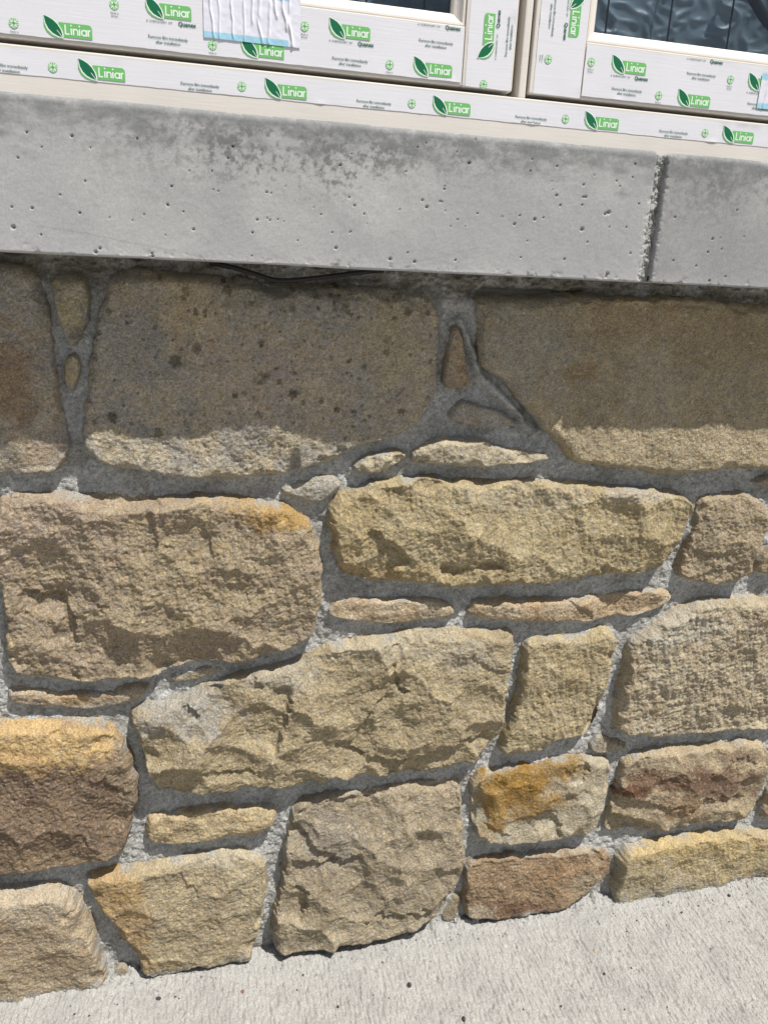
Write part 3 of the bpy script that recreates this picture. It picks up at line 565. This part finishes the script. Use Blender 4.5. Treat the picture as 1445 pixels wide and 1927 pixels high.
# loose chips and pebbles on the apron
import bmesh
M_CHIP = {k: plain('chip_' + k, srgb(c), .85, .2) for k, c in dict(dark=(62, 62, 66), brown=(84, 72, 58), tan=(170, 158, 138), red=(118, 90, 76), grey=(120, 120, 118)).items()}
def pebble(u, v, r, kind, label, group=None, flat=0.6, seed=0):
    rd = random.Random(seed); bm = bmesh.new(); bmesh.ops.create_icosphere(bm, subdivisions=2, radius=1)
    pl = [(Vector((rd.uniform(-1, 1), rd.uniform(-1, 1), rd.uniform(-1, 1))).normalized(), rd.uniform(.55, .85)) for _ in range(7)]
    for w in bm.verts:
        for nrm, dd in pl:
            e = w.co.dot(nrm) - dd
            if e > 0: w.co -= nrm * e
        w.co = Vector((w.co.x * r, w.co.y * r * .75, w.co.z * r * flat))
    me = bpy.data.meshes.new('pebble'); bm.to_mesh(me); bm.free()
    o = link('pebble', me, M_CHIP[kind]); g = ghit(u, v)
    o.location = (g[0], g[1], r * flat * .55); o.rotation_euler = (rd.uniform(-.2, .2), rd.uniform(-.2, .2), rd.uniform(0, 6))
    tag(o, label, 'pebble', group)
pebble(770, 1857, .0042, 'dark', 'largest dark grey pebble on the concrete, below the wall\'s middle', seed=1, flat=.75)
pebble(872, 1920, .0040, 'dark', 'dark pebble at the bottom edge of the picture, right of centre', seed=2)
pebble(1120, 1791, .0040, 'tan', 'lone tan stone chip on the pale concrete', seed=3, flat=.4)
pebble(457, 1867, .0042, 'red', 'flat reddish brown chip on the concrete', seed=4, flat=.2)
pebble(298, 1881, .0042, 'dark', 'flat dark chip on the concrete, nearest to the lower left corner', seed=5, flat=.35)
pebble(1372, 1687, .0036, 'dark', 'dark pebble near the wall foot at the right edge', seed=6)
pebble(1282, 1719, .0030, 'brown', 'small brown pebble near the wall foot, left of the dark one', seed=7)
for i, (u, v, r, k) in enumerate([(1137,1834,.0022,'dark'),(570,1837,.0022,'dark'),(636,1896,.0022,'dark'),(758,1812,.0020,'dark'),(731,1880,.0022,'brown'),(642,1850,.0014,'dark'),(559,1864,.0014,'dark'),(330,1877,.0018,'dark'),(337,1881,.0016,'dark'),(140,1910,.0018,'dark'),(168,1913,.0016,'dark'),(221,1892,.0014,'dark'),(1188,1823,.0016,'dark'),(1255,1897,.0020,'dark'),(1198,1733,.0016,'dark'),(1254,1742,.0012,'dark'),(1314,1706,.0018,'dark'),(1390,1709,.0014,'dark'),(1372,1736,.0016,'dark'),(900,1768,.0020,'grey'),(985,1901,.0016,'dark'),(1175,1901,.0016,'dark'),(1056,1895,.0020,'dark'),(1337,1787,.0014,'dark'),(765,1783,.0018,'grey'),(770,1761,.0018,'dark'),(720,1812,.0016,'dark'),(491,1866,.0014,'brown'),(702,1874,.0016,'dark'),(396,1916,.0018,'dark')]):
    pebble(u, v, r, k, 'speck of dark grit on the pale brushed concrete', 'loose grit on the concrete apron', seed=20 + i)

# crumbs of dropped mortar gathered along the wall foot
_cr = random.Random(11); _V, _F = [], []
for _ in range(420):
    cx_, cy_, rr_ = _cr.uniform(-0.3, 0.92), -0.012 - abs(_cr.gauss(0, .022)), _cr.uniform(.0007, .0021); b_ = len(_V)
    for dx, dy, dz in ((1, 0, 0), (0, 1, 0), (-1, 0, 0), (0, -1, 0), (0, 0, 1), (0, 0, -1)):
        _V.append((cx_ + rr_ * (dx + _cr.uniform(-.4, .4)), cy_ + rr_ * (dy + _cr.uniform(-.4, .4)), rr_ * (.5 + dz * .9 + _cr.uniform(-.3, .3))))
    for i_ in range(4): _F += [(b_ + i_, b_ + (i_ + 1) % 4, b_ + 4), (b_ + (i_ + 1) % 4, b_ + i_, b_ + 5)]
M_CRUMB = tint_material('mortar_crumb', grain=.35, gscale=400, use_attr=False, base=tuple(srgb((150, 147, 140))))
tag(raw_mesh('mortar_crumbs', np.array(_V), np.array(_F), M_CRUMB, None, None, False), 'scatter of tiny grey mortar crumbs along the foot of the wall', 'mortar crumbs', kind='stuff')

# ------------------------------------------------------------------ the black cable drooping from the bed under the sill
def tube(name, pts, r, mat, parent=None, seg=10, sub=8):
    pts = np.array(pts, float); n = len(pts); t = np.linspace(0, n - 1, n * sub); out = []
    for s in t:
        i = min(int(s), n - 2); k = s - i; p0, p1, p2, p3 = pts[max(i - 1, 0)], pts[i], pts[i + 1], pts[min(i + 2, n - 1)]
        out.append(.5 * (2 * p1 + (p2 - p0) * k + (2 * p0 - 5 * p1 + 4 * p2 - p3) * k * k + (3 * p1 - p0 - 3 * p2 + p3) * k ** 3))
    c = np.array(out); tg = np.gradient(c, axis=0); tg /= np.linalg.norm(tg, axis=1)[:, None]
    a = np.cross(tg, [0, 1, 0]); a /= np.linalg.norm(a, axis=1)[:, None] + 1e-9; b = np.cross(tg, a)
    ang = np.linspace(0, 2 * np.pi, seg + 1)
    P = c[:, None] + r * (np.cos(ang)[None, :, None] * a[:, None] + np.sin(ang)[None, :, None] * b[:, None])
    return grid_mesh(name, P, mat, None, None, parent)
M_CABLE = plain('black_rubber', (0.012, 0.012, 0.013), .55, .4)
cb = [hit(u, v, y) for u, v, y in [(395, 494, 0.0), (440, 503, -.014), (480, 515, -.021), (515, 526, -.024), (550, 527, -.024), (590, 523, -.024), (640, 517, -.020), (690, 511, -.010), (720, 508, 0.004)]]
tag(tube('cable', cb, 0.0024, M_CABLE), 'thin black cable sagging out of the gap under the concrete sill', 'cable')

# ------------------------------------------------------------------ the window
YF = -0.055
def upvc(name, c, rough, grain):
    m, nt, b = material(name); L = nt.links
    geo = nd(nt, 'ShaderNodeNewGeometry'); mp = nd(nt, 'ShaderNodeMapping'); mp.inputs['Scale'].default_value = (25, 400, 900)
    L.new(geo.outputs['Position'], mp.inputs[0]); n1 = nd(nt, 'ShaderNodeTexNoise', Scale=1.0, Detail=3.0); L.new(mp.outputs[0], n1.inputs['Vector'])
    n2 = nd(nt, 'ShaderNodeTexNoise', Scale=14.0, Detail=4.0); L.new(geo.outputs['Position'], n2.inputs['Vector'])
    ad = nd(nt, 'ShaderNodeMath', operation='ADD'); L.new(n1.outputs['Fac'], ad.inputs[0]); L.new(n2.outputs['Fac'], ad.inputs[1])
    mr = nd(nt, 'ShaderNodeMapRange'); mr.inputs[1].default_value = .7; mr.inputs[2].default_value = 1.3; mr.inputs[3].default_value = 1 - grain; mr.inputs[4].default_value = 1 + grain * .4
    L.new(ad.outputs[0], mr.inputs[0])
    mu = nd(nt, 'ShaderNodeMix', data_type='RGBA', blend_type='MULTIPLY'); mu.inputs[0].default_value = 1; mu.inputs[6].default_value = (*c, 1)
    L.new(mr.outputs[0], mu.inputs[7]); L.new(mu.outputs[2], b.inputs['Base Color'])
    bp = nd(nt, 'ShaderNodeBump', Strength=.25, Distance=.0004); L.new(n1.outputs['Fac'], bp.inputs['Height']); L.new(bp.outputs[0], b.inputs['Normal'])
    b.inputs['Roughness'].default_value = rough; b.inputs['Specular IOR Level'].default_value = .4
    return m
M_CREAM = upvc('cream_foil', srgb((219, 213, 204)), .5, .06)
M_FILM = upvc('protective_film', srgb((221, 221, 225)), .42, .05)
M_GREEN = plain('print_light_green', srgb((112, 184, 106)), .5, .3)
M_DKGREEN = plain('print_dark_green', srgb((14, 104, 68)), .5, .3)
M_INK = plain('print_ink', srgb((28, 92, 74)), .5, .3)
M_WHITE = plain('print_white', srgb((226, 236, 226)), .5, .3)
M_SEAL = plain('black_gasket', (0.01, 0.01, 0.011), .6, .3)

window = empty('window', (0.3, YF, SILL_Z1)); WOFF = np.array([0.3, YF, SILL_Z1])
tag(window, 'cream flush casement window still wrapped in printed protective film, above the concrete sill', 'window', kind='thing')
def chamfer_box(bm, x0, x1, y0, y1, z0, z1, bev=0.0012):
    r = bmesh.ops.create_cube(bm, size=1.0); vs = r['verts']
    for w in vs: w.co = Vector(((x0 + x1) / 2 + w.co.x * (x1 - x0), (y0 + y1) / 2 + w.co.y * (y1 - y0), (z0 + z1) / 2 + w.co.z * (z1 - z0)))
    es = list({e for w in vs for e in w.link_edges})
    bmesh.ops.bevel(bm, geom=es, offset=bev, segments=2, profile=.6, affect='EDGES')
def part(name, bm, mat, parent=window, smooth=False):
    for w in bm.verts: w.co -= Vector(WOFF)
    me = bpy.data.meshes.new(name); bm.to_mesh(me); bm.free()
    return link(name, me, mat, parent)
hx = lambda u, v, y=YF: float(hit(u, v, y)[0])
hz = lambda u, v, y=YF: float(hit(u, v, y)[2])
Z_FT = hz(0, 79); Z_SB = hz(0, 68); WX0, WX1, WZ1 = -0.95, 1.55, 2.15
X_LS = (hx(979.5, 0) + hx(961.5, 170)) / 2           # right edge of the left sash
X_M0 = (hx(992.5, 0) + hx(975, 182)) / 2; X_M1 = (hx(1008, 0) + hx(987, 183)) / 2
X_RS = (hx(1012, 0) + hx(994, 175)) / 2              # left edge of the right sash
X_LI = (hx(877.6, 40) + hx(868.7, 159)) / 2          # where left rail meets left stile
X_RI = (hx(1106, 72) + hx(1090, 183)) / 2
Z_RT = (hz(1106, 72) + hz(1445, 126)) / 2            # top of the rails
FRW = Z_FT - SILL_Z1
bm = bmesh.new()
chamfer_box(bm, WX0, WX1, YF, 0.02, SILL_Z1 - 0.004, Z_FT)
chamfer_box(bm, WX0, WX0 + FRW, YF + .0005, 0.0195, Z_FT - .0005, WZ1 - FRW)
chamfer_box(bm, WX1 - FRW, WX1, YF + .0005, 0.0195, Z_FT - .0005, WZ1 - FRW)
chamfer_box(bm, WX0, WX1, YF, 0.02, WZ1 - FRW - .0005, WZ1)
chamfer_box(bm, WX0 + .02, WX1 - .02, -0.020, 0.015, Z_FT - .001, Z_FT + .022, .0008)      # rebate the sash closes on
part('outer_frame', bm, M_CREAM)
bm = bmesh.new(); chamfer_box(bm, X_M0, X_M1, YF + .001, 0.0, Z_FT - .0004, WZ1 - FRW, .0015)
chamfer_box(bm, X_M0 - .018, X_M1 + .018, -0.022, 0.012, Z_FT + .0003, WZ1 - FRW - .001, .0008)
part('mullion', bm, M_CREAM)
ZS1 = WZ1 - FRW - 0.006
sashes = []
for (a, b, si, so) in ((WX0 + FRW + .006, X_LS, X_LI, -1), (X_RS, WX1 - FRW - .006, X_RI, 1)):
    sw = (X_LS - X_LI) if so < 0 else (X_RI - X_RS); yb = -0.026
    bm = bmesh.new()
    chamfer_box(bm, a, a + sw, YF, yb, Z_SB, ZS1, .0014); chamfer_box(bm, b - sw, b, YF, yb, Z_SB, ZS1, .0014)
    chamfer_box(bm, a + sw + .0004, b - sw - .0004, YF + .0004, yb, Z_SB + .0002, Z_RT, .0010)
    chamfer_box(bm, a + sw + .0004, b - sw - .0004, YF + .0004, yb, ZS1 - (Z_RT - Z_SB), ZS1 - .0002, .0010)
    s = part('sash', bm, M_CREAM); sashes.append(s)
    # glazing bead: a stepped, sloping moulding mitred round the pane
    gx0, gx1, gz0, gz1 = a + sw, b - sw, Z_RT, ZS1 - (Z_RT - Z_SB)
    prof = [(0.0, YF + .0030), (0.0012, YF + .0018), (0.0030, YF + .0020), (0.0042, YF + .0042), (0.0075, YF + .0070), (0.0105, YF + .0085), (0.0118, YF + .0105), (0.0120, YF + .0160)]
    V = []
    for (i_, y_) in prof: V += [(gx0 + i_, y_, gz0 + i_), (gx1 - i_, y_, gz0 + i_), (gx1 - i_, y_, gz1 - i_), (gx0 + i_, y_, gz1 - i_)]
    Q = [(k * 4 + j, k * 4 + (j + 1) % 4, (k + 1) * 4 + (j + 1) % 4, (k + 1) * 4 + j) for k in range(len(prof) - 1) for j in range(4)]
    raw_mesh('glazing_bead', np.array(V) - WOFF, np.array(Q), M_CREAM, None, s, False)
    V, Q = box_data(gx0 + .010, gx1 - .010, YF + .0140, YF + .018, gz0 + .010, gz1 - .010)
    m, nt, bs = material('glass') if 'glass' not in bpy.data.materials else (bpy.data.materials['glass'], None, None)
    if nt:
        L = nt.links; tr = nd(nt, 'ShaderNodeBsdfTransparent'); tr.inputs[0].default_value = (.86, .9, .9, 1); gl = nd(nt, 'ShaderNodeBsdfGlossy', Roughness=.02)
        lw = nd(nt, 'ShaderNodeLayerWeight', Blend=.5); pw = nd(nt, 'ShaderNodeMath', operation='POWER'); L.new(lw.outputs['Facing'], pw.inputs[0]); pw.inputs[1].default_value = 5.0; fr = nd(nt, 'ShaderNodeMath', operation='MULTIPLY_ADD'); L.new(pw.outputs[0], fr.inputs[0]); fr.inputs[1].default_value = .9; fr.inputs[2].default_value = .045; mx = nd(nt, 'ShaderNodeMixShader'); L.new(fr.outputs[0], mx.inputs[0]); L.new(tr.outputs[0], mx.inputs[1]); L.new(gl.outputs[0], mx.inputs[2])
        L.new(mx.outputs[0], nt.nodes['Material Output'].inputs['Surface'])
    raw_mesh('glass_pane', np.array(V) - WOFF, np.array(Q), m, None, s, False)
# creased membrane hung behind the panes, with its seams and a strap
YM = 0.035
xs = np.linspace(WX0 + .03, WX1 - .03, 900); zs = np.concatenate([np.linspace(SILL_Z1 + .03, 1.45, 220), np.linspace(1.47, WZ1, 40)])
x, z = np.meshgrid(xs, zs); wx = x + .02 * fbm(x, z, .08, 2, 601)
h = .0040 * (1 - np.abs(fbm(wx, z, .045, 2, 603, .4)).clip(0, 1)) ** 4 + .0022 * (1 - np.abs(fbm(wx, z * 2, .030, 1, 605, .5)).clip(0, 1)) ** 4 + .006 * fbm(x, z, .15, 2, 607)
C = np.broadcast_to(srgb((112, 122, 136)), x.shape + (3,)) * (1 + .18 * fbm(x, z, .05, 3, 609, .6))[..., None]
M_MEMB = tint_material('membrane', grain=.05, bump=.1, rough=.45, spec=.5)
mem = grid_mesh('membrane', np.stack([x, YM - h, z], -1) - WOFF, M_MEMB, None, np.clip(C, .01, .6), window)
for u, v in [(1141, 30), (1258, 45), (1370, 60), (1480, 75), (1030, 20), (800, -40), (690, -40)]:
    bm = bmesh.new(); c = hx(u, v, YM - .012); chamfer_box(bm, c - .0009, c + .0009, YM - .0142, YM - .0128, SILL_Z1 + .03, WZ1 - .01, .0003); part('seam', bm, M_SEAL, mem)
st_ = [hit(u, v, YM - .02) - WOFF for u, v in [(1395, -60), (1412, -15), (1428, 15), (1446, 42), (1475, 70)]]
tube('strap', st_, .0055, M_SEAL, mem)

# protective film: thin sheets on the faces, edges a little ragged
def film(x0, x1, z0, z1, seed, vertical=False):
    nx = max(8, int(min((x1 - x0), 2.5) / .004)); nz = max(8, int((z1 - z0) / .003)); nz = min(nz, 320); nx = min(nx, 640)
    x, z = np.meshgrid(np.linspace(x0, x1, nx), np.linspace(z0, z1, nz)); X = x.copy(); Z = z.copy()
    rag = .0003
    Z[0] += rag * fbm(x[0], z[0], .02, 3, seed, .7); X[:, 0] += rag * fbm(x[:, 0], z[:, 0], .02, 3, seed + 1, .7); X[:, -1] += rag * fbm(x[:, -1], z[:, -1], .02, 3, seed + 2, .7)
    y = YF - .00035 - .00012 * np.clip(fbm(x, z, .05, 2, seed + 3), 0, 1)
    de = np.minimum(np.minimum(x - x0, x1 - x), np.minimum(z - z0, z1 - z))
    y -= .0007 * np.exp(-de / .0025) * sst(fbm(x, z, .03, 2, seed + 4), .45, .9)          # lifted bits of edge
    return grid_mesh('film', np.stack([X, y, Z], -1) - WOFF, M_FILM, None, None, window)
ZFF0, ZFF1 = hz(0, 135.5), Z_FT - .0028
F_frame = film(WX0, WX1, ZFF0, ZFF1, 701)
F_lrail = film(WX0 + FRW + .06, X_LI - .0012, Z_SB + .0030, Z_RT - .0012, 711)
F_lst = film(X_LI + .0030, X_LS - .0022, Z_SB + .0004, ZS1 - .01, 721, True)
F_rst = film(X_RS + .0042, X_RI - .0014, Z_SB + .0006, ZS1 - .01, 731, True)
F_rrail = film(X_RI + .0008, WX1 - FRW - .07, Z_SB + .0030, Z_RT - .0020, 741)

# --- printed marks: flat ink shapes
class Ink:
    def __init__(s): s.V = []; s.F = []; s.M = []; s.z = 0.0
    def poly(s, pts, m, lift):
        b = len(s.V); s.V += [(p[0], -lift, p[1]) for p in pts]; s.F.append(tuple(range(b, b + len(pts)))); s.M.append(m)
    def stroke(s, pts, w, m, lift):
        pts = np.array(pts, float); t = np.gradient(pts, axis=0); t /= np.linalg.norm(t, axis=1)[:, None] + 1e-12; n = np.stack([-t[:, 1], t[:, 0]], 1) * w / 2
        A, B = pts + n, pts - n
        for i in range(len(pts) - 1): s.poly([B[i], B[i + 1], A[i + 1], A[i]], m, lift)
    def text(s, body, size, m, lift, x, y, align='LEFT', bold=0.0, sx=1.0, spacing=1.0):
        cu = bpy.data.curves.new('lettering', 'FONT'); cu.body = body; cu.size = size; cu.align_x = align; cu.offset = bold; cu.space_character = spacing; cu.resolution_u = 2
        ob = bpy.data.objects.new('lettering', cu); col.objects.link(ob)
        dg = bpy.context.evaluated_depsgraph_get(); me = ob.evaluated_get(dg).to_mesh()
        b = len(s.V); s.V += [(x + w.co.x * sx, -lift, y + w.co.y) for w in me.vertices]
        for p in me.polygons: s.F.append(tuple(b + i for i in p.vertices)); s.M.append(m)
        ob.evaluated_get(dg).to_mesh_clear(); bpy.data.objects.remove(ob); bpy.data.curves.remove(cu)
    def mesh(s, name, mats):
        me = bpy.data.meshes.new(name); me.from_pydata(s.V, [], s.F)
        for m in mats: me.materials.append(m)
        me.polygons.foreach_set('material_index', s.M); me.update(); return me
INKS = [M_GREEN, M_DKGREEN, M_WHITE, M_INK]
def arc(cx, cy, r, a0, a1, n=12): return [(cx + r * math.cos(math.radians(a)), cy + r * math.sin(math.radians(a))) for a in np.linspace(a0, a1, n)]
W = 0.0382
def logo_mesh(sub):
    k = Ink(); w = W; e = 1e-4
    def S(p): return [(a * w, b * w) for a, b in p]
    tagp = [(.30, -.39), (1.0, -.39)] + arc(.92, -.19, .08, 0, 90, 6) + [(.30, -.11)]
    k.poly(S(tagp), 0, 1 * e)
    sw = [(-.005, -.10), (-.01, -.20), (.04, -.31), (.13, -.385), (.25, -.42), (.385, -.43), (.39, -.30), (.2, -.2)]
    k.poly(S(sw), 0, 1.3 * e)
    out = [(-.012, .02), (.10, -.015), (.20, -.06), (.29, -.14), (.36, -.24), (.392, -.34), (.385, -.425), (.27, -.41), (.15, -.36), (.06, -.28), (.012, -.17)]
    k.poly(S(out), 2, 1.6 * e)
    leaf = [(.0, .0), (.10, -.035), (.19, -.08), (.275, -.155), (.335, -.245), (.365, -.34), (.365, -.41), (.27, -.385), (.165, -.335), (.085, -.26), (.03, -.16)]
    k.poly(S(leaf), 1, 1.9 * e)
    k.stroke(S([(.36, -.40), (.31, -.33), (.26, -.27)]), .012 * w, 2, 2.2 * e)
    t = .030 * w; l = 2.2 * e; b0 = -.34; xh = .13; cp = .195
    k.stroke(S([(.435, b0 + cp), (.435, b0 + .012)]), t, 2, l); k.stroke(S([(.420, b0 + .012), (.52, b0 + .012)]), t, 2, l)
    for ix in (.560, .735):
        k.stroke(S([(ix, b0), (ix, b0 + xh)]), t, 2, l); k.poly(S(arc(ix, b0 + cp - .01, .019, 0, 330, 9)), 2, l)
    k.stroke(S([(.605, b0), (.605, b0 + xh)]), t, 2, l); k.stroke(S(arc(.650, b0 + xh - .057, .045, 180, 0, 9) + [(.695, b0)]), t, 2, l)
    k.stroke(S(arc(.828, b0 + .064, .052, 0, 360, 20)), t, 2, l); k.stroke(S([(.882, b0), (.882, b0 + xh)]), t, 2, l)
    k.stroke(S([(.920, b0), (.920, b0 + xh)]), t, 2, l); k.stroke(S(arc(.965, b0 + xh - .050, .045, 180, 90, 6)), t, 2, l)
    if sub: subs(k, .0, -.50)
    return k.mesh('logo_print', INKS)
def subs(k, x, y):
    k.text('A SUBSIDIARY OF', .058 * W, 3, 1e-4, x * W, (y) * W, spacing=1.28, bold=.0008 * W, sx=1.0)
    k.text('Quanex', .125 * W, 3, 1e-4, (x + .70) * W, (y - .018) * W, bold=.0035 * W, sx=.98)
ME = {}
ME['logo'] = logo_mesh(False); ME['logo_sub'] = logo_mesh(True)
k = Ink(); subs(k, 0, 0); ME['sub'] = k.mesh('text_print', INKS)
k = Ink(); k.text('Remove film immediately', .094 * W, 3, 1e-4, .45 * W, 0, 'CENTER', spacing=.93); k.text('after installation', .094 * W, 3, 1e-4, .45 * W, -.098 * W, 'CENTER', spacing=.93); ME['remove'] = k.mesh('text_print', INKS)
def badge_mesh(n_lines):
    k = Ink(); r = .100 * W; k.poly(arc(0, 0, r, 0, 350, 36), 0, 1e-4)
    for a in (45, 135, 225, 315):
        c, s_ = math.cos(math.radians(a)), math.sin(math.radians(a)); k.stroke([(c * r * .25, s_ * r * .25), (c * r * .97, s_ * r * .97)], .022 * W, 2, 1.4e-4)
    for a in (0, 90): c, s_ = math.cos(math.radians(a)), math.sin(math.radians(a)); k.stroke([(-c * r * .99, -s_ * r * .99), (c * r * .99, s_ * r * .99)], .050 * W, 2, 1.7e-4)
    for a in (0, 90): c, s_ = math.cos(math.radians(a)), math.sin(math.radians(a)); k.stroke([(-c * r * .99, -s_ * r * .99), (c * r * .99, s_ * r * .99)], .026 * W, 0, 2.0e-4)
    if n_lines > 0: k.text('Made in', .055 * W, 3, 1e-4, 0, -.185 * W, 'CENTER')
    if n_lines > 1: k.text('Britain', .055 * W, 3, 1e-4, 0, -.245 * W, 'CENTER')
    return k.mesh('badge_print', INKS)
ME['badge'] = badge_mesh(1); ME['badge2'] = badge_mesh(2); ME['badge0'] = badge_mesh(0)
def put(kind, x, z, fl, rot=0):
    o = link(ME[kind].name.split('.')[0], ME[kind], None, fl)
    o.location = (x - WOFF[0], -.00062, z - WOFF[2]); o.rotation_euler = (0, -math.radians(rot), 0)
    return o
def putp(kind, u, v, fl, rot=0): p = hit(u, v, YF); put(kind, p[0], p[2], fl, rot)
PER = 0.1604; LX0 = hx(147, 108); LZ0 = hz(503, 146)
t_off = hx(338, 152) - LX0; b_off = hx(455, 162) - PER - LX0
for i in range(-5, 9):
    x0 = LX0 + i * PER
    put('logo', x0, LZ0, F_frame); put('remove', x0 + t_off + .0005, hz(338, 153) - .0022, F_frame); put('badge0', x0 + b_off, hz(455, 162), F_frame)
for u, v in [(82, 27), (779, 105)]: putp('logo', u, v, F_lrail)
put('logo', hx(779, 105) - PER, hz(779, 105), F_lrail); put('logo', hx(82, 27) - PER, hz(82, 27), F_lrail)
putp('logo_sub', 620, 32, F_lrail); put('logo_sub', hx(620, 32) - PER, hz(620, 32) - .001, F_lrail)
for u, v in [(624, 111), (787, 77), (278, 70)]: putp('remove', u, v, F_lrail)
for u, v in [(26, 43), (400, 84), (733, 121)]: putp('badge', u, v, F_lrail)
for u, v in [(573, 49), (215, 8)]: putp('badge2', u, v, F_lrail)
putp('sub', 786, 46, F_lrail)
putp('logo_sub', 1153, 102, F_rrail); putp('logo_sub', 1410, 136, F_rrail); putp('logo', 1277, 166, F_rrail)
for u, v in [(1291, 139), (1150, 168), (1405, 196)]: putp('remove', u, v, F_rrail)
putp('badge2', 1112, 116, F_rrail); putp('badge2', 1374, 149, F_rrail); putp('badge', 1239, 179, F_rrail); putp('sub', 1292, 111, F_rrail)
for i in range(1, 6):
    putpx = hx(1277, 166) + i * PER; put('logo', putpx, hz(1277, 166), F_rrail); put('remove', putpx + t_off, hz(1277, 166) - .005, F_rrail)
putp('logo_sub', 898, 108, F_lst, 90); putp('badge0', 909.5, 158, F_lst, 90)
r = hit(954, 107, YF); put('remove', r[0] - .0005, r[2], F_lst, 90)
xt = hx(1092, 40) + .09 * W; zt = hz(1085, 70) + W
put('logo_sub', xt, zt, F_rst, -90); put('logo_sub', xt, zt + PER, F_rst, -90); put('logo_sub', hx(898, 108), hz(898, 108) + PER, F_lst, 90)
p = hit(1044, -8, YF); put('remove', p[0], p[2], F_rst, -90); putp('badge2', 1031, 111, F_rst, -90)

# clear packing tape with pale blue edges, badly creased
M_TAPE = tint_material('tape', grain=.03, bump=.1, rough=.35, spec=.5)
def tape(x0, x1, z0, z1, xb, wr, seed, label):
    nx, nz = int((x1 - x0) / .0006), int((z1 - z0) / .0009)
    x, z = np.meshgrid(np.linspace(x0, x1, nx), np.linspace(z0, z1, nz)); t = (z - z0) / (z1 - z0); h = np.zeros_like(x)
    for (c, lean, wd, hh, a, b) in wr:
        cx_ = x0 + (c + lean * (t - .5)) * (x1 - x0) + .0010 * fbm(t * .03, x * 0, .01, 2, seed + c * 9)
        h += .65 * hh * np.exp(-((x - cx_) / wd) ** 2) * sst(t, a - .06, a + .06) * sst(b - t, -.06, .06)
    h += .00018 * fbm(x, z, .008, 3, seed)
    C = np.broadcast_to(srgb((222, 222, 231)), x.shape + (3,)).copy()
    bw = .0055; band = ((z - z0 < bw) | (z1 - z < bw + .001)) & (x < xb)
    C = np.where(band[..., None], srgb((158, 205, 224)), C); C = mix(C, srgb((240, 240, 242)), .45 * sst(h, .0006, .0012))
    o = grid_mesh('tape', np.stack([x, YF - .0012 - h, z], -1), M_TAPE, None, C)
    tag(o, label, 'tape')
tape(hx(383, 40), hx(565, 70), hz(470, 79.5), hz(470, 79.5) + .0425, hx(543, 70),
     [(.08, -.05, .0008, .0018, 0, 1), (.16, -.01, .0007, .0015, 0, 1), (.29, -.02, .0008, .0018, .05, 1), (.415, 0, .0008, .0016, 0, 1), (.50, .02, .0009, .0020, .35, .85), (.55, -.10, .0009, .0016, 0, .45), (.57, .0, .0013, .0018, .45, 1), (.675, .02, .0012, .0016, 0, .8), (.75, -.05, .0013, .0020, .5, 1), (.84, -.10, .0012, .0020, .3, 1), (.875, -.09, .0010, .0022, 0, .5), (.885, 0, .0008, .0015, .65, 1)],
     751, 'creased clear tape with pale blue edges stuck on the left sash')
tape(hx(1428, 170), hx(1428, 170) + .09, hz(1440, 205), hz(1440, 205) + .033, hx(1428, 170) + .08, [(.1, .05, .0008, .0012, 0, 1), (.3, 0, .0008, .0016, 0, 1), (.6, .1, .001, .0016, 0, 1)], 771, 'strip of clear tape with blue edges at the right edge of the picture')
